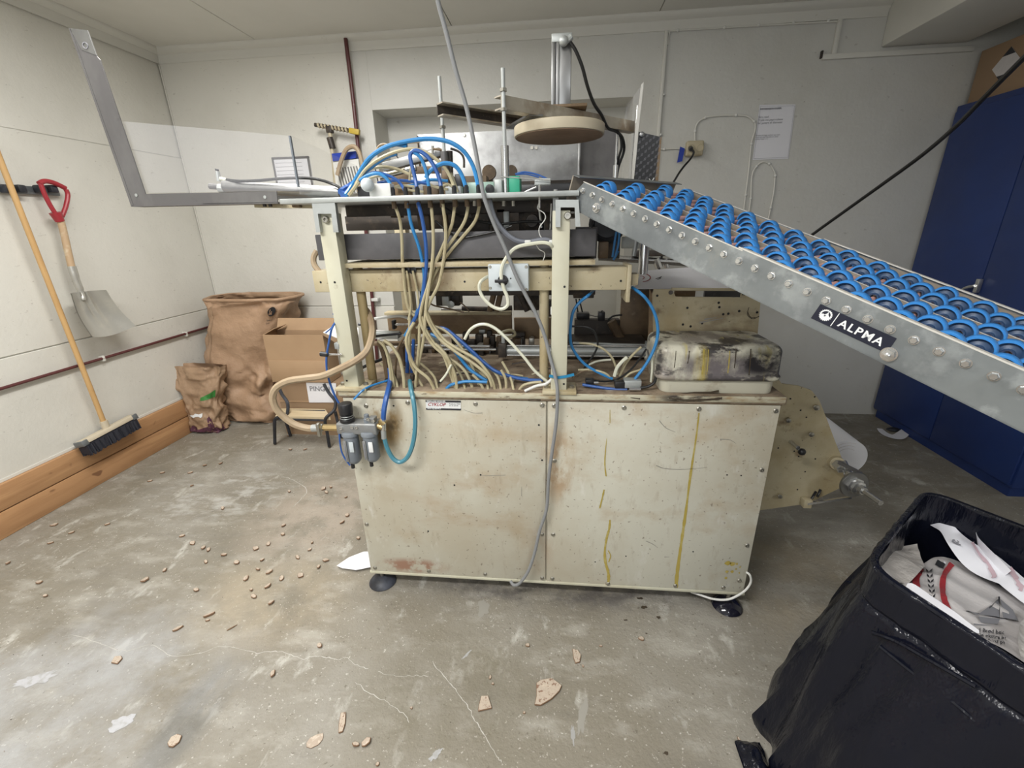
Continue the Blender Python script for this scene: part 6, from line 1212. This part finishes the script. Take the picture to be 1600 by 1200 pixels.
def on3(x, y, off=.004):
    a = min(TP3, key=lambda a: (a[2]-x)**2+(a[3]-y)**2); return g3(a[0], a[1], off)
band([(1518, 848), (1530, 868), (1545, 885), (1553, 905)], 6, 'palered', 'pink_show_through', s3, on3); band([(1578, 890), (1588, 910), (1598, 925)], 7, 'palered', 'pink_show_through', s3, on3)
m = MB(); put2d(m, text_mesh('ca', 15, bold=.4), lambda x, y: on3(1486+x*1.0, 850-y*.8+.35*x, .006)); m.build('grey_letters', 'greyink', s3, smooth=False)
s4, _ = sheet('wrapper', [(1540, 834, .64), (1570, 832, .64), (1600, 838, .63), (1640, 845, .63)], [(1545, 841, .62), (1570, 850, .62), (1600, 868, .61), (1640, 885, .60)], 'paper', 'plain white wrapper by the far right edge of the bin', .006, 6, 31)
s5, _ = sheet('wrapper', [(1418, 912, .685), (1430, 914, .69), (1460, 935, .69), (1500, 963, .69), (1530, 985, .69)], [(1408, 930, .675), (1428, 941, .69), (1460, 960, .69), (1492, 978, .69), (1530, 990, .69)], 'paper', 'torn white paper edge lying along the near rim of the bin', .003, 9, 37)
s6, _ = sheet('wrapper', [(1590, 1000, .68), (1600, 965, .62), (1640, 960, .6)], [(1595, 1025, .69), (1610, 1035, .69), (1650, 1060, .69)], 'paper3', 'lined grey wrapper at the right edge of the frame in the bin', .008, 9, 41)
s7, _ = sheet('wrapper', [(1525, 832, .66), (1532, 845, .65), (1560, 872, .63), (1580, 892, .62)], [(1524, 834, .62), (1528, 856, .60), (1545, 880, .60), (1570, 900, .60)], 'paper', 'upright folded white wrapper corner between the twisted and plain wrappers', .004, 9, 43)
m = MB(); m.grid(lambda u, v: V(.80+.5*u, .62+.42*v, .50+.03*nz((u*4, v*4, 0), 1, 5)), 20, 20); tag(m.build('crumpled_wrapping', 'binbag'), 'dark folds of liner beneath the wrappers inside the bin', 'liner', kind='stuff')

# ================================================================== CRISPBREAD PIECES AND SCRAPS ON THE FLOOR
def crumb(px, py, sx, sy_, rot, label, m_='crisp', th=.006, seed=0, group=None, pts=None, tilt=0):
    c = P(px, py, Z=0); m = MB(); rnd = random.Random(seed*97+px)
    if pts: poly = [P(x, y, Z=0)-c for x, y in pts]
    else:
        n = rnd.randint(6, 9); poly = []
        for k in range(n):
            a = 2*math.pi*k/n; r_k = rnd.uniform(.7, 1.1); x, y = math.cos(a)*sx*r_k, math.sin(a)*sy_*r_k; poly.append(V(x*math.cos(rot)-y*math.sin(rot), x*math.sin(rot)+y*math.cos(rot), 0))
    m.prism([c+p+V(0, 0, .0005) for p in poly], V(0, 0, th)); ar = [e for e in m.bm.edges]; bmesh.ops.bevel(m.bm, geom=ar, offset=min(.0015, th*.3), segments=1, affect='EDGES')
    for f_ in m.bm.faces:
        f_.normal_update(); f_.material_index = 0 if abs(f_.normal.z) > .8 else 1
    o = m.build('crispbread_piece', [m_, 'crispe'], smooth=False); tag(o, label, 'crumb', group); return o
crumb(856, 1082, 0, 0, 0, 'largest fan shaped piece of spotted crispbread on the floor below the machine', seed=1, pts=[(838, 1069), (845, 1064), (862, 1061), (878, 1073), (874, 1082), (862, 1094), (845, 1104), (835, 1103), (838, 1090)], th=.007)
crumb(757, 1100, 0, 0, 0, 'trapezoid crispbread piece left of the largest spotted piece', seed=2, pts=[(752, 1089), (763, 1088), (769, 1108), (747, 1113), (748, 1104)])
crumb(535, 1130, 0, 0, 0, 'narrow upright strip of spotted crispbread on the floor below centre left', seed=3, pts=[(533, 1115), (541, 1114), (540, 1132), (536, 1145), (529, 1147), (530, 1130)])
crumb(272, 1158, 0, 0, 0, 'oval crispbread piece near the bottom left of the floor', seed=4, pts=[(262, 1163), (268, 1153), (278, 1148), (285, 1151), (281, 1161), (271, 1169), (264, 1168)])
crumb(182, 1032, 0, 0, 0, 'diamond shaped crispbread piece on the open floor at left', seed=5, pts=[(174, 1037), (180, 1027), (190, 1026), (192, 1030), (184, 1039)])
crumb(1002, 999, .012, .010, 0, 'small spotted crispbread piece below the right machine panel', seed=6)
crumb(901, 1025, 0, 0, 0, 'jagged pale crispbread piece below the centre of the machine', seed=7, pts=[(894, 1015), (903, 1017), (908, 1025), (906, 1036), (899, 1038), (896, 1030)])
crumb(911, 1041, .004, .007, .3, 'tiny flake just beside the jagged pale crispbread piece', 'crispw', .004, 8)
crumb(824, 1009, .010, .009, 0, 'small triangular crispbread chip above the large fan shaped piece', seed=9)
crumb(939, 1010, .008, .005, 0, 'small chip between the jagged piece and the spotted piece', 'crispw', .004, 10)
crumb(766, 1059, .005, .009, 0, 'thin upright flake above the trapezoid crispbread piece', 'crisp', .004, 11)
crumb(770, 1069, .006, .005, 0, 'round flake touching the top of the trapezoid crispbread piece', 'crispw', .004, 12)
crumb(643, 1107, .005, .005, 0, 'tiny brown flake between the upright strip and the trapezoid piece', 'crispw', .004, 13)
crumb(819, 1114, .006, .005, .5, 'tiny crumb below the left tip of the large fan shaped piece', 'crisp', .004, 14)
crumb(590, 1195, .007, .006, .5, 'orange brown crumb at the very bottom edge, centre left', 'crispw', .005, 15)
crumb(1155, 1157, .004, .010, .1, 'brown splinter on the floor just left of the bin liner', 'crispw', .004, 16)
crumb(277, 984, .022, .009, .8, 'reddish broken crispbread piece, left one of the pair on the grey floor', 'crispw', .008, 17)
crumb(328, 962, .024, .007, .7, 'reddish broken crispbread piece, right one of the pair on the grey floor', 'crispw', .010, 18)
crumb(325, 970, .010, .006, .2, 'small fragment tucked under the right reddish crispbread piece', 'crisp', .006, 19)
crumb(362, 982, .022, .003, .9, 'dark narrow splinter right of the reddish pair', 'brownplate', .005, 20)
crumb(494, 1157, .03, .018, .6, 'flattened powdery crumb smear left of the upright crispbread strip', 'crispw', .002, 21)
G1 = 'crispbread crumbs strewn on the floor left of the machine'; crumbs_ = []; L1 = 'small broken crispbread crumb strewn on the floor left of the machine'
gl = [(85, 821), (112, 833), (168, 820), (80, 849), (235, 752), (254, 739), (298, 739), (285, 838), (301, 850), (318, 857), (326, 860), (322, 879), (258, 892), (13, 881), (62, 911), (72, 932), (228, 907), (307, 923), (393, 923), (397, 933), (424, 943), (454, 703), (477, 703), (452, 769), (506, 764), (510, 770), (517, 762), (541, 778), (543, 806), (442, 836), (420, 851), (484, 860), (509, 877), (498, 887), (410, 876), (403, 891), (421, 895), (419, 917), (452, 682), (535, 817), (320, 728), (345, 725), (488, 849), (465, 872), (385, 905), (370, 880), (350, 868), (440, 905), (400, 858), (300, 760), (427, 1054), (556, 1165), (573, 1161), (500, 1010), (443, 822), (560, 842), (470, 900), (348, 795)]
base_ = {}
for i, (x, y) in enumerate(gl):
    s = random.uniform(.013, .021)
    if i < 8: base_[i] = o = crumb(x, y, s, s*random.uniform(.45, .8), random.uniform(.2, 1.2), L1, 'crisp' if i % 2 else 'crispw', .007, i+40, G1)
    else:
        b = base_[i % 8]; o = b.copy(); C.objects.link(o); o.location = P(x, y, Z=0.0005); sc_ = random.uniform(.7, 1.2); o.scale = (sc_, sc_, 1); o.rotation_euler = (random.uniform(-.25, .25), random.uniform(-.2, .2), random.uniform(0, 6)); o.location.z = .003
for i, (x, y) in enumerate(gl): pass
cl_ = sorted([o for o in bpy.data.objects if o.get('group') == G1], key=lambda o: -o.location.y)
ORD = ['leftmost', 'second from left', 'third from left', 'third from right', 'second from right', 'rightmost']
BAND = ['band nearest the back wall', 'second band from the back wall', 'third band from the back wall', 'fourth band from the back wall', 'fifth band from the back wall', 'fifth band from the camera', 'fourth band from the camera', 'third band from the camera', 'second band from the camera', 'band nearest the camera']
for b_ in range(10):
    row = sorted(cl_[b_*6:b_*6+6], key=lambda o: o.location.x/o.location.y)
    names = ORD if len(row) == 6 else ORD[:len(row)-1]+['rightmost']
    for o, nm in zip(row, names): o['label'] = 'small crispbread crumb, '+nm+' in the '+BAND[b_]
# fine crumbs: uncountable
m = MB(); rnd = random.Random(4)
for k in range(1500):
    if k < 900: x, y = rnd.gauss(500, 45), rnd.gauss(805, 48)
    else: x, y = rnd.uniform(0, 1250), 680+520*rnd.random()
    if y < 690 or (575 < x < 1200 and y < 915): continue
    c = P(x, y, Z=.0008)
    if c.y > 3.3 or c.y < .3 or c.x < XL+.05: continue
    s = rnd.uniform(.0008, .0026); vs = [m.bm.verts.new(c+V(rnd.uniform(-s, s), rnd.uniform(-s, s), 0)) for _ in range(3)]+[m.bm.verts.new(c+V(0, 0, s))]
    m.mi = rnd.choice((0, 0, 1))
    for q in ((0, 1, 3), (1, 2, 3), (2, 0, 3)): m.bm.faces.new([vs[i] for i in q]).material_index = m.mi
tag(m.build('fine_crumbs', ['crispw', 'grime'], smooth=False), 'fine crumbs and grit scattered over the concrete floor', 'crumbs', kind='stuff')
# torn white paper by the left foot
m = MB(); m.prism([P(x, y, Z=.012) for x, y in ((526, 884), (545, 871), (568, 862), (578, 862), (580, 886), (566, 889), (556, 891), (545, 889), (535, 888))], V(0, 0, .0008)); tag(m.build('paper_scrap', 'paper', smooth=False), 'torn white paper scrap on the floor by the left foot of the machine', 'paper')
